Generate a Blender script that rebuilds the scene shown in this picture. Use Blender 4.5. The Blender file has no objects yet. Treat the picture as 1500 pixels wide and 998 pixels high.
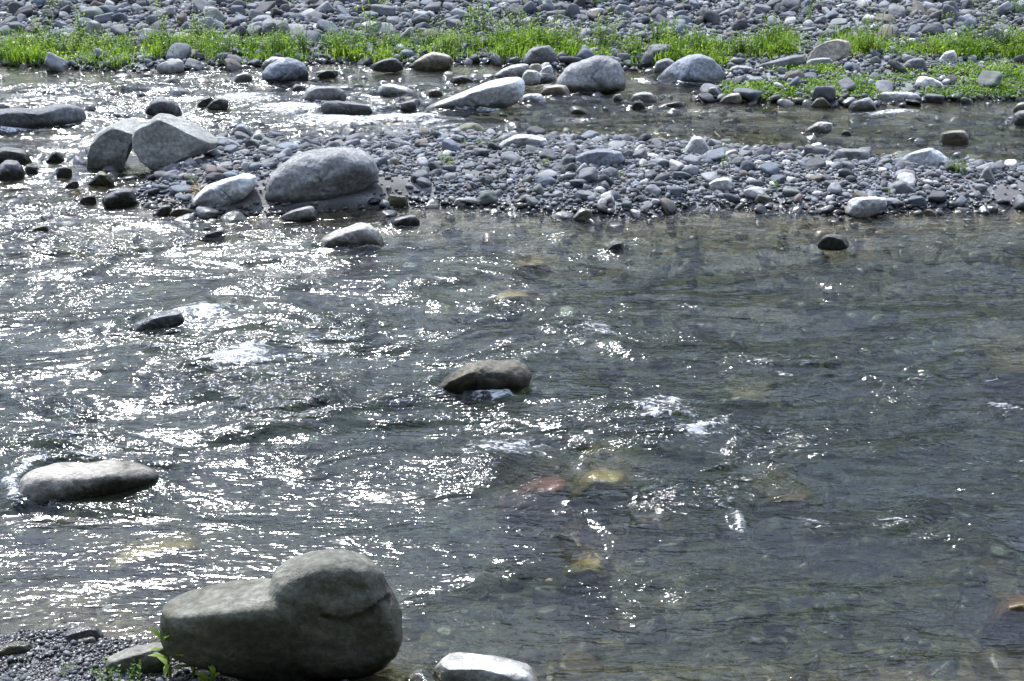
import bpy, math, random
import numpy as np
from mathutils import Vector, Matrix, Euler

random.seed(7)
RNG = np.random.default_rng(11)
S = bpy.context.scene
COL = S.collection

# ---------------------------------------------------------------- camera
W, H = 1500.0, 998.0          # frame of the photograph, used to read positions
FPX = 2083.0                  # 50 mm on 36 mm
PITCH = math.radians(22.7)
CAM = np.array([0.0, 0.0, 4.0])
FWD = np.array([0, math.cos(PITCH), -math.sin(PITCH)])
UPV = np.array([0, math.sin(PITCH), math.cos(PITCH)])
RGT = np.array([1.0, 0, 0])

def ray(px, py):
    d = RGT * ((px - 750) / FPX) + UPV * (-(py - 499) / FPX) + FWD
    return d / np.linalg.norm(d)

def at(px, py, z=0.0):
    d = ray(px, py)
    t = (z - CAM[2]) / d[2]
    return CAM + d * t

def scale_at(p):
    return FPX / float(np.dot(np.asarray(p) - CAM, FWD))     # pixels per metre

def project(P):
    v = np.asarray(P) - CAM
    zc = v @ FWD
    return np.stack([750 + FPX * (v @ RGT) / zc, 499 - FPX * (v @ UPV) / zc, zc], -1)

# ---------------------------------------------------------------- noise
def _hash(ix, iy, iz, seed):
    h = (ix * 374761393 + iy * 668265263 + iz * 2147483647 + seed * 974634777) & 0xFFFFFFFF
    h = ((h ^ (h >> 13)) * 1274126177) & 0xFFFFFFFF
    h = ((h ^ (h >> 16)) * 2246822519) & 0xFFFFFFFF
    return (h ^ (h >> 15)) & 0xFFFFFFFF

def noise2(x, y, seed=0):
    x = np.asarray(x, float); y = np.asarray(y, float)
    x0 = np.floor(x).astype(np.int64); y0 = np.floor(y).astype(np.int64)
    fx = x - x0; fy = y - y0
    u = fx * fx * fx * (fx * (fx * 6 - 15) + 10); v = fy * fy * fy * (fy * (fy * 6 - 15) + 10)
    def g(ax, ay):
        a = _hash(x0 + ax, y0 + ay, 0, seed) / 4294967296.0 * 2 * math.pi
        return np.cos(a) * (fx - ax) + np.sin(a) * (fy - ay)
    a = g(0, 0) * (1 - u) + g(1, 0) * u
    b = g(0, 1) * (1 - u) + g(1, 1) * u
    return (a * (1 - v) + b * v) * 1.5

def noise3(p, seed=0):
    p = np.asarray(p, float)
    i0 = np.floor(p).astype(np.int64); f = p - i0
    u = f * f * f * (f * (f * 6 - 15) + 10)
    r = 0
    for dx in (0, 1):
        for dy in (0, 1):
            for dz in (0, 1):
                h = _hash(i0[:, 0] + dx, i0[:, 1] + dy, i0[:, 2] + dz, seed)
                gz = (h & 0xFFFF) / 32768.0 - 1
                a = (h >> 16) / 65536.0 * 2 * math.pi
                q = np.sqrt(np.maximum(0, 1 - gz * gz))
                w = (u[:, 0] if dx else 1 - u[:, 0]) * (u[:, 1] if dy else 1 - u[:, 1]) * (u[:, 2] if dz else 1 - u[:, 2])
                r = r + w * (np.cos(a) * q * (f[:, 0] - dx) + np.sin(a) * q * (f[:, 1] - dy) + gz * (f[:, 2] - dz))
    return r * 1.5

def fbm3(p, octs, seed):
    r = 0; a = 1.0; p = np.asarray(p, float)
    for k in range(octs):
        r = r + a * noise3(p * 2 ** k + 17.3 * k, seed + k); a *= .5
    return r

def sstep(a, b, x):
    t = np.clip((x - a) / (b - a), 0, 1)
    return t * t * (3 - 2 * t)

# ---------------------------------------------------------------- plan of the place
def poly_world(pts):
    return np.array([at(x, y)[:2] for x, y in pts])

BAR = poly_world([(205, 292), (236, 300), (270, 309), (330, 313), (420, 309), (520, 306), (620, 303), (720, 306), (830, 312), (900, 318),
                  (980, 312), (1080, 306), (1180, 308), (1240, 314), (1330, 308), (1420, 308), (1500, 304), (1620, 302), (2300, 300),
                  (2300, 262), (1620, 258), (1500, 250), (1420, 240), (1310, 238), (1200, 226), (1100, 222), (1040, 214), (960, 212), (880, 208),
                  (800, 206), (740, 202), (660, 196), (600, 196), (560, 203), (500, 210), (430, 212), (340, 208), (318, 212),
                  (300, 226), (262, 244), (235, 258), (212, 272)])
FAR = np.vstack([poly_world([(-4000, 92), (-300, 94), (0, 97), (100, 100), (200, 104), (300, 103), (350, 100), (480, 93), (600, 96), (700, 91), (760, 96),
                  (800, 106), (850, 102), (930, 100), (1000, 100), (1072, 108), (1052, 130), (1038, 149), (1100, 151), (1200, 151), (1260, 153),
                  (1350, 148), (1500, 146), (1800, 144), (5000, 140)]), [[900, 60], [900, 900], [-900, 900], [-900, 60]]])
NEAR = np.vstack([poly_world([(-600, 925), (0, 940), (60, 928), (110, 922), (150, 936), (240, 955), (300, 978), (400, 992), (500, 996), (560, 1012), (620, 1045),
                  (900, 1050), (1150, 1040), (1320, 1022), (1500, 1012), (1900, 1000)]), [[900, 5.2], [900, -900], [-900, -900], [-900, 5.2]]])

def sdf(P, poly):
    """Signed distance, positive inside."""
    x, y = P[:, 0], P[:, 1]
    d = np.full(len(P), 1e9); ins = np.zeros(len(P), bool)
    n = len(poly)
    for i in range(n):
        a = poly[i]; b = poly[(i + 1) % n]
        e = b - a; wx = x - a[0]; wy = y - a[1]
        t = np.clip((wx * e[0] + wy * e[1]) / max(e @ e, 1e-9), 0, 1)
        d = np.minimum(d, (wx - e[0] * t) ** 2 + (wy - e[1] * t) ** 2)
        c = (a[1] > y) != (b[1] > y)
        if e[1] != 0:
            ins ^= c & (x < a[0] + e[0] * (y - a[1]) / e[1])
    d = np.sqrt(d)
    return np.where(ins, d, -d)

def blob(X, Y, px, py, wx, wy, rot=0.0):
    """Soft patch on the ground centred where pixel (px,py) meets the water level; sizes in photo pixels."""
    p = at(px, py); s = scale_at(p)
    dep = math.asin(-ray(px, py)[2])
    a = wx / s; b = wy / (s * math.sin(dep))
    c, sn = math.cos(rot), math.sin(rot)
    dx = X - p[0]; dy = Y - p[1]
    u = (dx * c + dy * sn) / a; v = (-dx * sn + dy * c) / b
    return np.exp(-(u * u + v * v))

def terrain_parts(X, Y):
    P = np.stack([X, Y], -1)
    wob = .07 * noise2(X * 1.3, Y * 1.3, 3) + .05 * noise2(X * 4.1, Y * 4.1, 4)
    db = sdf(P, BAR) + wob; df = sdf(P, FAR) + wob; dn = sdf(P, NEAR) + wob
    return db, df, dn

def terrain(X, Y, parts=False):
    X = np.asarray(X, float); Y = np.asarray(Y, float)
    db, df, dn = terrain_parts(X, Y)
    d = np.maximum(np.maximum(db, df), dn)
    main = Y < 13.0
    dm = np.where(main, .42, .20)
    bed = -dm * (1 - np.exp(np.minimum(d, 0) / np.where(main, np.where(dn == d, .75, 1.9), .7)))
    zb = .015 + .17 * (1 - np.exp(-np.maximum(db, 0) / .45))
    zf = .015 + .10 * (1 - np.exp(-np.maximum(df, 0) / .4)) + .075 * np.maximum(df - .8, 0) * (df < 14) + (df >= 14) * (.99 + .02 * (df - 14))
    hill = sstep(30, 62, Y)
    zf = zf + hill * 8.0 + hill * .8 * noise2(X * .05, Y * .05, 8) + .1 * hill * np.maximum(Y - 60, 0)
    zn = .01 + .10 * (1 - np.exp(-np.maximum(dn, 0) / .5)) + .45 * np.maximum(np.minimum(3.9 - Y, 4.3), 0) * (dn > 0)
    z = np.where(d <= 0, bed, np.where(db == d, zb, np.where(df == d, zf, zn)))
    z = z + .012 * noise2(X * 3, Y * 3, 5) + .03 * noise2(X * .8, Y * .8, 6) * (np.abs(d) > .25)
    if parts:
        return z, db, df, dn
    return z

def tz(x, y):
    return float(terrain(np.array([x]), np.array([y]))[0])

def on_ground(px, py):
    z = 0.0
    for _ in range(6):
        p = at(px, py, z); z = max(0.0, tz(p[0], p[1]))
    return at(px, py, z)

# ---------------------------------------------------------------- mesh helpers
def make_mesh(name, V, F, smooth=True, color=None, attrs=None):
    V = np.ascontiguousarray(V, np.float32); F = np.ascontiguousarray(F, np.int32)
    me = bpy.data.meshes.new(name)
    n, k = F.shape
    me.vertices.add(len(V)); me.vertices.foreach_set('co', V.ravel())
    me.loops.add(n * k); me.loops.foreach_set('vertex_index', F.ravel())
    me.polygons.add(n); me.polygons.foreach_set('loop_start', np.arange(0, n * k, k, dtype=np.int32))
    if smooth:
        me.polygons.foreach_set('use_smooth', np.ones(n, bool))
    if color is not None:
        a = me.color_attributes.new('stone_color', 'FLOAT_COLOR', 'POINT')
        a.data.foreach_set('color', np.ascontiguousarray(color, np.float32).ravel())
    for nm, v in (attrs or {}).items():
        a = me.attributes.new(nm, 'FLOAT', 'POINT'); a.data.foreach_set('value', np.ascontiguousarray(v, np.float32))
    me.update(calc_edges=True)
    return me

def link(name, me, mat=None, loc=(0, 0, 0), parent=None):
    o = bpy.data.objects.new(name, me); COL.objects.link(o)
    o.location = loc
    if mat is not None and len(me.materials) == 0:
        me.materials.append(mat)
    if parent is not None:
        o.parent = parent
    return o

def tag(o, label=None, cat=None, group=None, kind=None):
    if label: o['label'] = label
    if cat: o['category'] = cat
    if group: o['group'] = group
    if kind: o['kind'] = kind
    return o

def ico(sub):
    t = (1 + 5 ** .5) / 2
    V = [(-1, t, 0), (1, t, 0), (-1, -t, 0), (1, -t, 0), (0, -1, t), (0, 1, t), (0, -1, -t), (0, 1, -t), (t, 0, -1), (t, 0, 1), (-t, 0, -1), (-t, 0, 1)]
    V = [np.array(v) / np.linalg.norm(v) for v in V]
    F = [(0, 11, 5), (0, 5, 1), (0, 1, 7), (0, 7, 10), (0, 10, 11), (1, 5, 9), (5, 11, 4), (11, 10, 2), (10, 7, 6), (7, 1, 8), (3, 9, 4), (3, 4, 2), (3, 2, 6), (3, 6, 8), (3, 8, 9), (4, 9, 5), (2, 4, 11), (6, 2, 10), (8, 6, 7), (9, 8, 1)]
    for _ in range(sub):
        c = {}; G = []
        def mid(a, b):
            k = (min(a, b), max(a, b))
            if k not in c:
                m = V[a] + V[b]; V.append(m / np.linalg.norm(m)); c[k] = len(V) - 1
            return c[k]
        for a, b, d in F:
            x, y, z = mid(a, b), mid(b, d), mid(d, a)
            G += [(a, x, z), (b, y, x), (d, z, y), (x, y, z)]
        F = G
    return np.array(V), np.array(F)

ICO = {k: ico(k) for k in (1, 2, 3, 4, 5)}

def facet_radius(D, rs, n=11, p=9.0, lo=.78, hi=1.1):
    N = rs.normal(size=(n, 3)); N /= np.linalg.norm(N, axis=1, keepdims=True)
    N = np.vstack([N, np.eye(3), -np.eye(3)])
    d = rs.uniform(lo, hi, len(N)); d[n:] = 1.05
    return (np.sum((np.maximum(D @ N.T, 0) / d) ** p, 1)) ** (-1 / p)

# ---------------------------------------------------------------- materials
class NT:
    def __init__(self, name):
        self.m = bpy.data.materials.new(name); self.m.use_nodes = True
        self.t = self.m.node_tree; self.t.nodes.clear()
        self.out = self.n('ShaderNodeOutputMaterial')
    def n(self, typ, props=None, **ins):
        nd = self.t.nodes.new(typ)
        for k, v in (props or {}).items(): setattr(nd, k, v)
        for k, v in ins.items(): self.set(nd, k.replace('_', ' '), v)
        return nd
    def set(self, nd, key, v):
        s = nd.inputs[int(key)] if key.isdigit() else nd.inputs[key]
        if hasattr(v, 'is_output'): self.t.links.new(v, s)
        elif isinstance(v, (tuple, list)) and len(v) == 3 and s.type == 'RGBA': s.default_value = (*v, 1)
        else: s.default_value = v
    def math(self, op, a, b=0.0, c=0.0, clamp=False):
        nd = self.t.nodes.new('ShaderNodeMath'); nd.operation = op; nd.use_clamp = clamp
        for i, v in enumerate((a, b, c)): self.set(nd, str(i), v)
        return nd.outputs[0]
    def mix(self, f, a, b, mode='MIX'):
        nd = self.t.nodes.new('ShaderNodeMix'); nd.data_type = 'RGBA'; nd.blend_type = mode
        self.set(nd, '0', f); self.set(nd, '6', a); self.set(nd, '7', b)
        return nd.outputs[2]
    def maprange(self, v, a, b, c=0.0, d=1.0, smooth=True):
        nd = self.t.nodes.new('ShaderNodeMapRange')
        if smooth: nd.interpolation_type = 'SMOOTHSTEP'
        for i, x in enumerate((v, a, b, c, d)): self.set(nd, str(i), x)
        return nd.outputs[0]
    def noise(self, vec, scale, detail=4.0, rough=.55, dist=0.0):
        nd = self.n('ShaderNodeTexNoise', Scale=scale, Detail=detail, Roughness=rough, Distortion=dist)
        if vec is not None: self.t.links.new(vec, nd.inputs['Vector'])
        return nd.outputs['Fac']
    def ramp(self, v, stops, interp='LINEAR'):
        nd = self.n('ShaderNodeValToRGB'); cr = nd.color_ramp; cr.interpolation = interp
        while len(cr.elements) < len(stops): cr.elements.new(.5)
        for e, (p, c) in zip(cr.elements, stops): e.position = p; e.color = (*c, 1)
        self.t.links.new(v, nd.inputs[0]); return nd.outputs[0]
    def attr(self, name, typ='GEOMETRY'):
        return self.n('ShaderNodeAttribute', {'attribute_name': name, 'attribute_type': typ})
    def bump(self, h, dist, strength=1.0, normal=None):
        nd = self.n('ShaderNodeBump', Strength=strength, Distance=dist)
        self.t.links.new(h, nd.inputs['Height'])
        if normal is not None: self.t.links.new(normal, nd.inputs['Normal'])
        return nd.outputs[0]

def stone_material(name, own_color, big=False):
    b = NT(name)
    geo = b.n('ShaderNodeNewGeometry'); pos = geo.outputs['Position']
    if own_color:
        oi = b.n('ShaderNodeObjectInfo'); base = oi.outputs['Color']
        tc = b.n('ShaderNodeTexCoord'); vec = b.n('ShaderNodeVectorMath', {'operation': 'ADD'})
        b.t.links.new(tc.outputs['Object'], vec.inputs[0])
        cx = b.n('ShaderNodeCombineXYZ'); r = b.math('MULTIPLY', oi.outputs['Random'], 40.0)
        for i in range(3): b.t.links.new(r, cx.inputs[i])
        b.t.links.new(cx.outputs[0], vec.inputs[1]); v = vec.outputs[0]
        if not big: v = pos
    else:
        base = b.attr('stone_color').outputs['Color']; v = pos
    patch = b.noise(v, 2.2 if big else 5.0, 5, .62)
    col = b.mix(b.maprange(patch, .3, .72), b.mix(1.0, base, (.66, .66, .665), 'MULTIPLY'), b.mix(1.0, base, (1.26, 1.26, 1.24), 'MULTIPLY'))
    fine = b.noise(v, 28 if big else 60, 6, .62)
    lo_, hi_ = (.66, 1.22) if big else (.78, 1.16)
    col = b.mix(b.maprange(fine, .36, .68), b.mix(1.0, col, (lo_, lo_, lo_ + .01), 'MULTIPLY'), b.mix(1.0, col, (hi_, hi_, hi_), 'MULTIPLY'))
    if big:
        vor = b.n('ShaderNodeTexVoronoi', Scale=70.0); b.t.links.new(v, vor.inputs['Vector'])
        pit = b.maprange(vor.outputs['Distance'], .10, .26)
        pm = b.math('MULTIPLY', b.math('SUBTRACT', 1.0, pit), b.maprange(b.noise(v, 3.1, 3), .46, .66))
        col = b.mix(b.math('MULTIPLY', pm, .55), col, b.mix(1.0, col, (.45, .45, .45), 'MULTIPLY'))
        ms = b.n('ShaderNodeMapping'); b.t.links.new(v, ms.inputs['Vector']); ms.inputs['Scale'].default_value = (1.5, 1.5, 7.0); ms.inputs['Rotation'].default_value = (.35, .5, 0)
        vein = b.maprange(b.math('ABSOLUTE', b.math('SUBTRACT', b.noise(ms.outputs[0], 1.6, 4, .6, .8), .5)), .0, .016, 1.0, 0.0)
        crack = b.maprange(b.math('ABSOLUTE', b.math('SUBTRACT', b.noise(v, 1.9, 3, .55, 1.2), .47)), .0, .009, 1.0, 0.0)
        crack = b.math('MULTIPLY', crack, b.maprange(b.noise(v, 1.1, 2), .45, .6))
        col = b.mix(b.math('MULTIPLY', vein, .4), col, b.mix(1.0, col, (1.45, 1.42, 1.35), 'MULTIPLY'))
        lich = b.math('MULTIPLY', b.maprange(b.noise(v, 7.0, 5, .7), .60, .68), b.maprange(b.noise(v, 1.7, 3), .48, .6))
        col = b.mix(b.math('MULTIPLY', lich, .45), col, (.36, .37, .33))
        stain = b.maprange(b.noise(v, 1.3, 6, .66, .6), .55, .72)
        col = b.mix(b.math('MULTIPLY', stain, .6), col, b.mix(1.0, col, (.58, .55, .46), 'MULTIPLY'))
    # wet band and algae close to and under the water
    z = b.n('ShaderNodeSeparateXYZ'); b.t.links.new(pos, z.inputs[0])
    zz = b.math('ADD', z.outputs['Z'], b.math('MULTIPLY', b.math('SUBTRACT', b.noise(pos, 9.0, 3), .5), .14))
    wet = b.maprange(zz, .06 if big else .04, .15 if big else .09, 1.0, 0.0)
    alg = b.maprange(zz, -.02, .05, 1.0, 0.0)
    col = b.mix(b.math('MULTIPLY', alg, .55), col, b.mix(1.0, col, (1.0, .86, .50), 'MULTIPLY'))
    col = b.mix(wet, col, b.mix(1.0, col, (.48, .47, .46), 'MULTIPLY'))
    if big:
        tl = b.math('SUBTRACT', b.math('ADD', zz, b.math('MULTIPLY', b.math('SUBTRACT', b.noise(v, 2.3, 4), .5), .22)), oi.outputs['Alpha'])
        tide = b.maprange(tl, -.05, .05, 1.0, 0.0)  # waterline stain; on the heart boulder, shade painted into the colour
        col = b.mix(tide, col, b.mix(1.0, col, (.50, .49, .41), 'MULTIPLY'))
    p = b.n('ShaderNodeBsdfPrincipled'); b.t.links.new(col, p.inputs['Base Color'])
    b.t.links.new(b.maprange(wet, 0, 1, .82, .28), p.inputs['Roughness'])
    p.inputs['Specular IOR Level'].default_value = .35
    h = b.math('ADD', b.math('MULTIPLY', b.noise(v, 6 if big else 22, 6, .6), .9), b.math('MULTIPLY', fine, .22))
    if big:
        h = b.math('SUBTRACT', h, b.math('MULTIPLY', pm, .25)); pass
    b.t.links.new(b.bump(h, .034 if big else .009, .85), p.inputs['Normal'])
    b.t.links.new(p.outputs[0], b.out.inputs[0])
    return b.m

def ground_material():
    b = NT('river_gravel')
    geo = b.n('ShaderNodeNewGeometry'); pos = geo.outputs['Position']
    sep = b.n('ShaderNodeSeparateXYZ'); b.t.links.new(pos, sep.inputs[0])
    flat = b.n('ShaderNodeVectorMath', {'operation': 'MULTIPLY'}); b.t.links.new(pos, flat.inputs[0]); flat.inputs[1].default_value = (1, 1, .2)
    wv = b.n('ShaderNodeVectorMath', {'operation': 'ADD'}); b.t.links.new(flat.outputs[0], wv.inputs[0])
    nz = b.n('ShaderNodeTexNoise', Scale=7.0, Detail=2.0); b.t.links.new(flat.outputs[0], nz.inputs['Vector'])
    sc = b.n('ShaderNodeVectorMath', {'operation': 'SCALE'}); b.t.links.new(nz.outputs['Color'], sc.inputs[0]); sc.inputs['Scale'].default_value = .06
    b.t.links.new(sc.outputs[0], wv.inputs[1]); v = wv.outputs[0]
    def cells(scale):
        a = b.n('ShaderNodeTexVoronoi', Scale=scale); b.t.links.new(v, a.inputs['Vector'])
        return a.outputs['Distance'], a.outputs['Color']
    d1, c1 = cells(34.0); d2, c2 = cells(85.0); d3, c3 = cells(13.0)
    def rnd(c):
        s = b.n('ShaderNodeSeparateColor'); b.t.links.new(c, s.inputs[0]); return s.outputs[0]
    grey = b.ramp(rnd(c1), [(0, (.075, .078, .085)), (.4, (.13, .135, .145)), (.75, (.18, .185, .195)), (1, (.30, .30, .29))])
    grit = b.ramp(rnd(c2), [(0, (.07, .072, .078)), (.6, (.15, .155, .165)), (1, (.24, .24, .235))])
    land = b.mix(.45, grey, grit)
    sand_c = b.mix(b.noise(pos, 120, 5, .75), (.06, .059, .058), (.155, .15, .145))
    sand = b.math('MULTIPLY', b.attr('sand').outputs['Fac'], b.maprange(b.noise(pos, 5, 4), .3, .5))
    land = b.mix(sand, land, sand_c)
    soil = b.attr('soil').outputs['Fac']
    land = b.mix(b.math('MULTIPLY', soil, .97), land, b.mix(b.noise(pos, 1.5, 6), (.025, .035, .014), (.05, .065, .025)))
    bed = b.ramp(rnd(c3), [(0, (.03, .027, .010)), (.25, (.12, .085, .028)), (.5, (.065, .07, .032)), (.78, (.26, .16, .05)), (1, (.34, .28, .14))])
    bed = b.mix(.62, bed, b.ramp(rnd(c1), [(0, (.03, .03, .02)), (.7, (.10, .085, .045)), (1, (.22, .19, .12))]))
    edge3 = b.maprange(d3, .28, .62, 1.0, .35)
    bed = b.mix(1.0, bed, b.mix(edge3, (.45, .45, .45), (1, 1, 1)), 'MULTIPLY')
    zz = b.math('ADD', sep.outputs['Z'], b.math('MULTIPLY', b.math('SUBTRACT', b.noise(pos, 8.0, 3), .5), .03))
    under = b.maprange(zz, -.03, .005, 1.0, 0.0)
    wet = b.maprange(zz, .02, .055, 1.0, 0.0)
    land = b.mix(wet, land, b.mix(1.0, land, (.45, .44, .42), 'MULTIPLY'))
    col = b.mix(under, land, bed)
    p = b.n('ShaderNodeBsdfPrincipled'); b.t.links.new(col, p.inputs['Base Color'])
    b.t.links.new(b.maprange(wet, 0, 1, .9, .4), p.inputs['Roughness']); p.inputs['Specular IOR Level'].default_value = .25
    h = b.math('ADD', b.math('MULTIPLY', b.math('SUBTRACT', 1.0, d1), .6), b.math('MULTIPLY', b.math('SUBTRACT', 1.0, d2), .25))
    h = b.mix(sand, h, b.math('MULTIPLY', b.noise(pos, 200, 2), .3))
    b.t.links.new(b.bump(h, .02, .9), p.inputs['Normal'])
    b.t.links.new(p.outputs[0], b.out.inputs[0])
    return b.m

def water_material():
    b = NT('stream_water')
    geo = b.n('ShaderNodeNewGeometry'); pos = geo.outputs['Position']
    depth = b.attr('depth').outputs['Fac']; foam = b.attr('foam').outputs['Fac']; rough = b.attr('chop').outputs['Fac']
    def mapped(sx, sy, rot):
        m = b.n('ShaderNodeMapping'); b.t.links.new(pos, m.inputs['Vector'])
        m.inputs['Scale'].default_value = (sx, sy, 1); m.inputs['Rotation'].default_value = (0, 0, rot); return m.outputs[0]
    rdg = lambda v: b.math('SUBTRACT', 1.0, b.math('ABSOLUTE', b.math('MULTIPLY_ADD', v, 4.0, -2.0)))
    n0 = rdg(b.noise(mapped(1.0, 2.1, .22), 6.0, 2, .5, .9))
    n1 = rdg(b.noise(mapped(1.0, 1.8, -.35), 15.0, 2, .5, .6))
    n2 = b.noise(mapped(1.0, 1.5, .5), 34.0, 2, .6, .4)
    nA = rdg(b.noise(mapped(1.0, 3.6, -.16), 4.6, 1.5, .5, .7))
    amp = b.math('ADD', .30, b.math('MULTIPLY', rough, .95))
    h = b.math('MULTIPLY', b.math('ADD', b.math('MULTIPLY', nA, WATER['bA']), b.math('MULTIPLY', n0, WATER['b0'])), amp)
    h = b.math('ADD', h, b.math('MULTIPLY', b.math('MULTIPLY', n1, WATER['b1']), b.math('ADD', .25, b.math('MULTIPLY', rough, .8))))
    h = b.math('ADD', h, b.math('MULTIPLY', b.math('MULTIPLY', n2, WATER['b2']), b.math('POWER', rough, 1.6)))
    nrm = b.bump(h, 1.0, 1.0)
    fr = b.n('ShaderNodeFresnel', IOR=1.33); b.t.links.new(nrm, fr.inputs['Normal'])
    ex = lambda k: b.math('POWER', math.e, b.math('MULTIPLY', depth, -k))
    tint = b.n('ShaderNodeCombineColor')
    for i, k in enumerate((2.3, 1.8, 2.1)): b.t.links.new(ex(k), tint.inputs[i])
    tr = b.n('ShaderNodeBsdfTransparent'); b.t.links.new(tint.outputs[0], tr.inputs[0])
    rf = b.n('ShaderNodeBsdfRefraction', Roughness=.12, IOR=1.33); b.t.links.new(tint.outputs[0], rf.inputs['Color']); b.t.links.new(nrm, rf.inputs['Normal'])
    tm = b.n('ShaderNodeMixShader', Fac=.30); b.t.links.new(tr.outputs[0], tm.inputs[1]); b.t.links.new(rf.outputs[0], tm.inputs[2]); tr = tm
    di = b.n('ShaderNodeBsdfDiffuse', Color=(.062, .078, .088))
    body = b.n('ShaderNodeMixShader')
    b.t.links.new(b.math('SUBTRACT', 1.0, ex(WATER['turb'])), body.inputs[0]); b.t.links.new(tr.outputs[0], body.inputs[1]); b.t.links.new(di.outputs[0], body.inputs[2])
    gl = b.n('ShaderNodeBsdfAnisotropic' if False else 'ShaderNodeBsdfGlossy', Roughness=WATER['rough']); b.t.links.new(nrm, gl.inputs['Normal'])
    gl.inputs['Color'].default_value = (1, 1, 1, 1)
    sf = b.n('ShaderNodeMixShader'); b.t.links.new(fr.outputs[0], sf.inputs[0]); b.t.links.new(body.outputs[0], sf.inputs[1]); b.t.links.new(gl.outputs[0], sf.inputs[2])
    fn = b.noise(mapped(1, 2.2, .15), 13.0, 7, .78, 1.2)
    lo = b.math('SUBTRACT', 1.0, foam)
    ff = b.math('MULTIPLY', b.maprange(fn, b.math('MULTIPLY_ADD', lo, .36, .345), b.math('MULTIPLY_ADD', lo, .36, .51)), b.math('MINIMUM', b.math('MULTIPLY', foam, 3.0), .92))
    fd = b.n('ShaderNodeBsdfPrincipled'); fd.inputs['Base Color'].default_value = (.78, .80, .82, 1); fd.inputs['Roughness'].default_value = .35
    fh = b.noise(pos, 55.0, 3, .7)
    b.t.links.new(b.bump(fh, .03, 1.0), fd.inputs['Normal'])
    fin = b.n('ShaderNodeMixShader'); b.t.links.new(ff, fin.inputs[0]); b.t.links.new(sf.outputs[0], fin.inputs[1]); b.t.links.new(fd.outputs[0], fin.inputs[2])
    b.t.links.new(fin.outputs[0], b.out.inputs[0])
    return b.m

def leaf_material(name, c1, c2, trans):
    b = NT(name)
    oi = b.n('ShaderNodeObjectInfo'); geo = b.n('ShaderNodeNewGeometry')
    r = b.n('ShaderNodeTexNoise', Scale=2.4, Detail=4.0, Roughness=.65); b.t.links.new(geo.outputs['Position'], r.inputs['Vector'])
    f = b.math('ADD', b.math('MULTIPLY', geo.outputs['Random Per Island'], .35), b.maprange(r.outputs['Fac'], .35, .65, 0.0, .65), clamp=True)
    col = b.mix(f, c1, c2)
    d = b.n('ShaderNodeBsdfPrincipled'); b.t.links.new(col, d.inputs['Base Color']); d.inputs['Roughness'].default_value = .5
    d.inputs['Specular IOR Level'].default_value = .3
    t = b.n('ShaderNodeBsdfTranslucent'); b.t.links.new(b.mix(1.0, col, trans, 'MULTIPLY'), t.inputs[0])
    m = b.n('ShaderNodeMixShader', Fac=.5); b.t.links.new(d.outputs[0], m.inputs[1]); b.t.links.new(t.outputs[0], m.inputs[2])
    b.t.links.new(m.outputs[0], b.out.inputs[0]); return b.m

WATER = dict(bA=.0072, b0=.0055, b1=.0024, b2=.0050, turb=.22, rough=.12)
M_BOULDER = stone_material('boulder_stone', True, True)
M_COBBLE = stone_material('cobble_stone', True)
M_PEBBLE = stone_material('pebble_stone', False)
M_GROUND = ground_material()
M_WATER = water_material()
M_LEAF = leaf_material('weed_leaf', (.05, .115, .018), (.20, .28, .042), (1.5, 1.6, .7))
M_LEAF_D = leaf_material('bush_leaf', (.05, .13, .025), (.11, .20, .04), (1.6, 1.6, .9))
M_STEM = leaf_material('weed_stem', (.12, .20, .04), (.20, .22, .06), (1.3, 1.2, .7))
M_DRY = leaf_material('dry_grass', (.24, .15, .06), (.36, .25, .10), (1.2, 1.0, .6))
M_WOOD_LEAF = leaf_material('wood_leaf', (.012, .026, .008), (.03, .05, .014), (1.2, 1.2, .7))

# ---------------------------------------------------------------- boulders
#   outlines are read off the photograph, set on their own patch of ground at real size, and given real depth
PRESET = {
    'dome':  [(0, .95), (.03, .62), (.14, .30), (.33, .07), (.55, 0), (.76, .10), (.92, .38), (1, .75), (.98, 1.0), (.8, 1.12), (.5, 1.18), (.18, 1.12)],
    'flat':  [(0, .9), (.05, .5), (.18, .2), (.40, .05), (.65, 0), (.85, .12), (.97, .45), (1, .85), (.9, 1.1), (.5, 1.2), (.12, 1.12)],
    'left':  [(0, .85), (.04, .45), (.14, .12), (.28, 0), (.48, .08), (.68, .28), (.88, .58), (1, .9), (.93, 1.08), (.55, 1.18), (.15, 1.12)],
    'right': [(0, .92), (.12, .60), (.32, .30), (.55, .08), (.74, 0), (.88, .12), (.97, .42), (1, .85), (.88, 1.1), (.5, 1.18), (.1, 1.1)],
    'block': [(0, .8), (.03, .35), (.12, .08), (.35, 0), (.65, .03), (.88, .10), (.97, .4), (1, .8), (.9, 1.1), (.5, 1.15), (.1, 1.08)],
    'tri':   [(0, 1.0), (.16, .62), (.34, .22), (.50, 0), (.62, .08), (.80, .45), (1, .95), (.85, 1.12), (.5, 1.18), (.12, 1.12)],
}
COLS = {'pale': (.40, .40, .385), 'white': (.56, .56, .55), 'grey': (.25, .25, .245), 'dark': (.155, .155, .16), 'blue': (.23, .25, .28),
        'olive': (.17, .165, .115), 'warm': (.34, .305, .25), 'green': (.29, .295, .27), 'red': (.25, .125, .075), 'yellow': (.46, .43, .17), 'black': (.14, .14, .142), 'mid': (.185, .185, .185)}
ROCKS = []        # (x, y, half width, half depth, in_water, short name)

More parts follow.
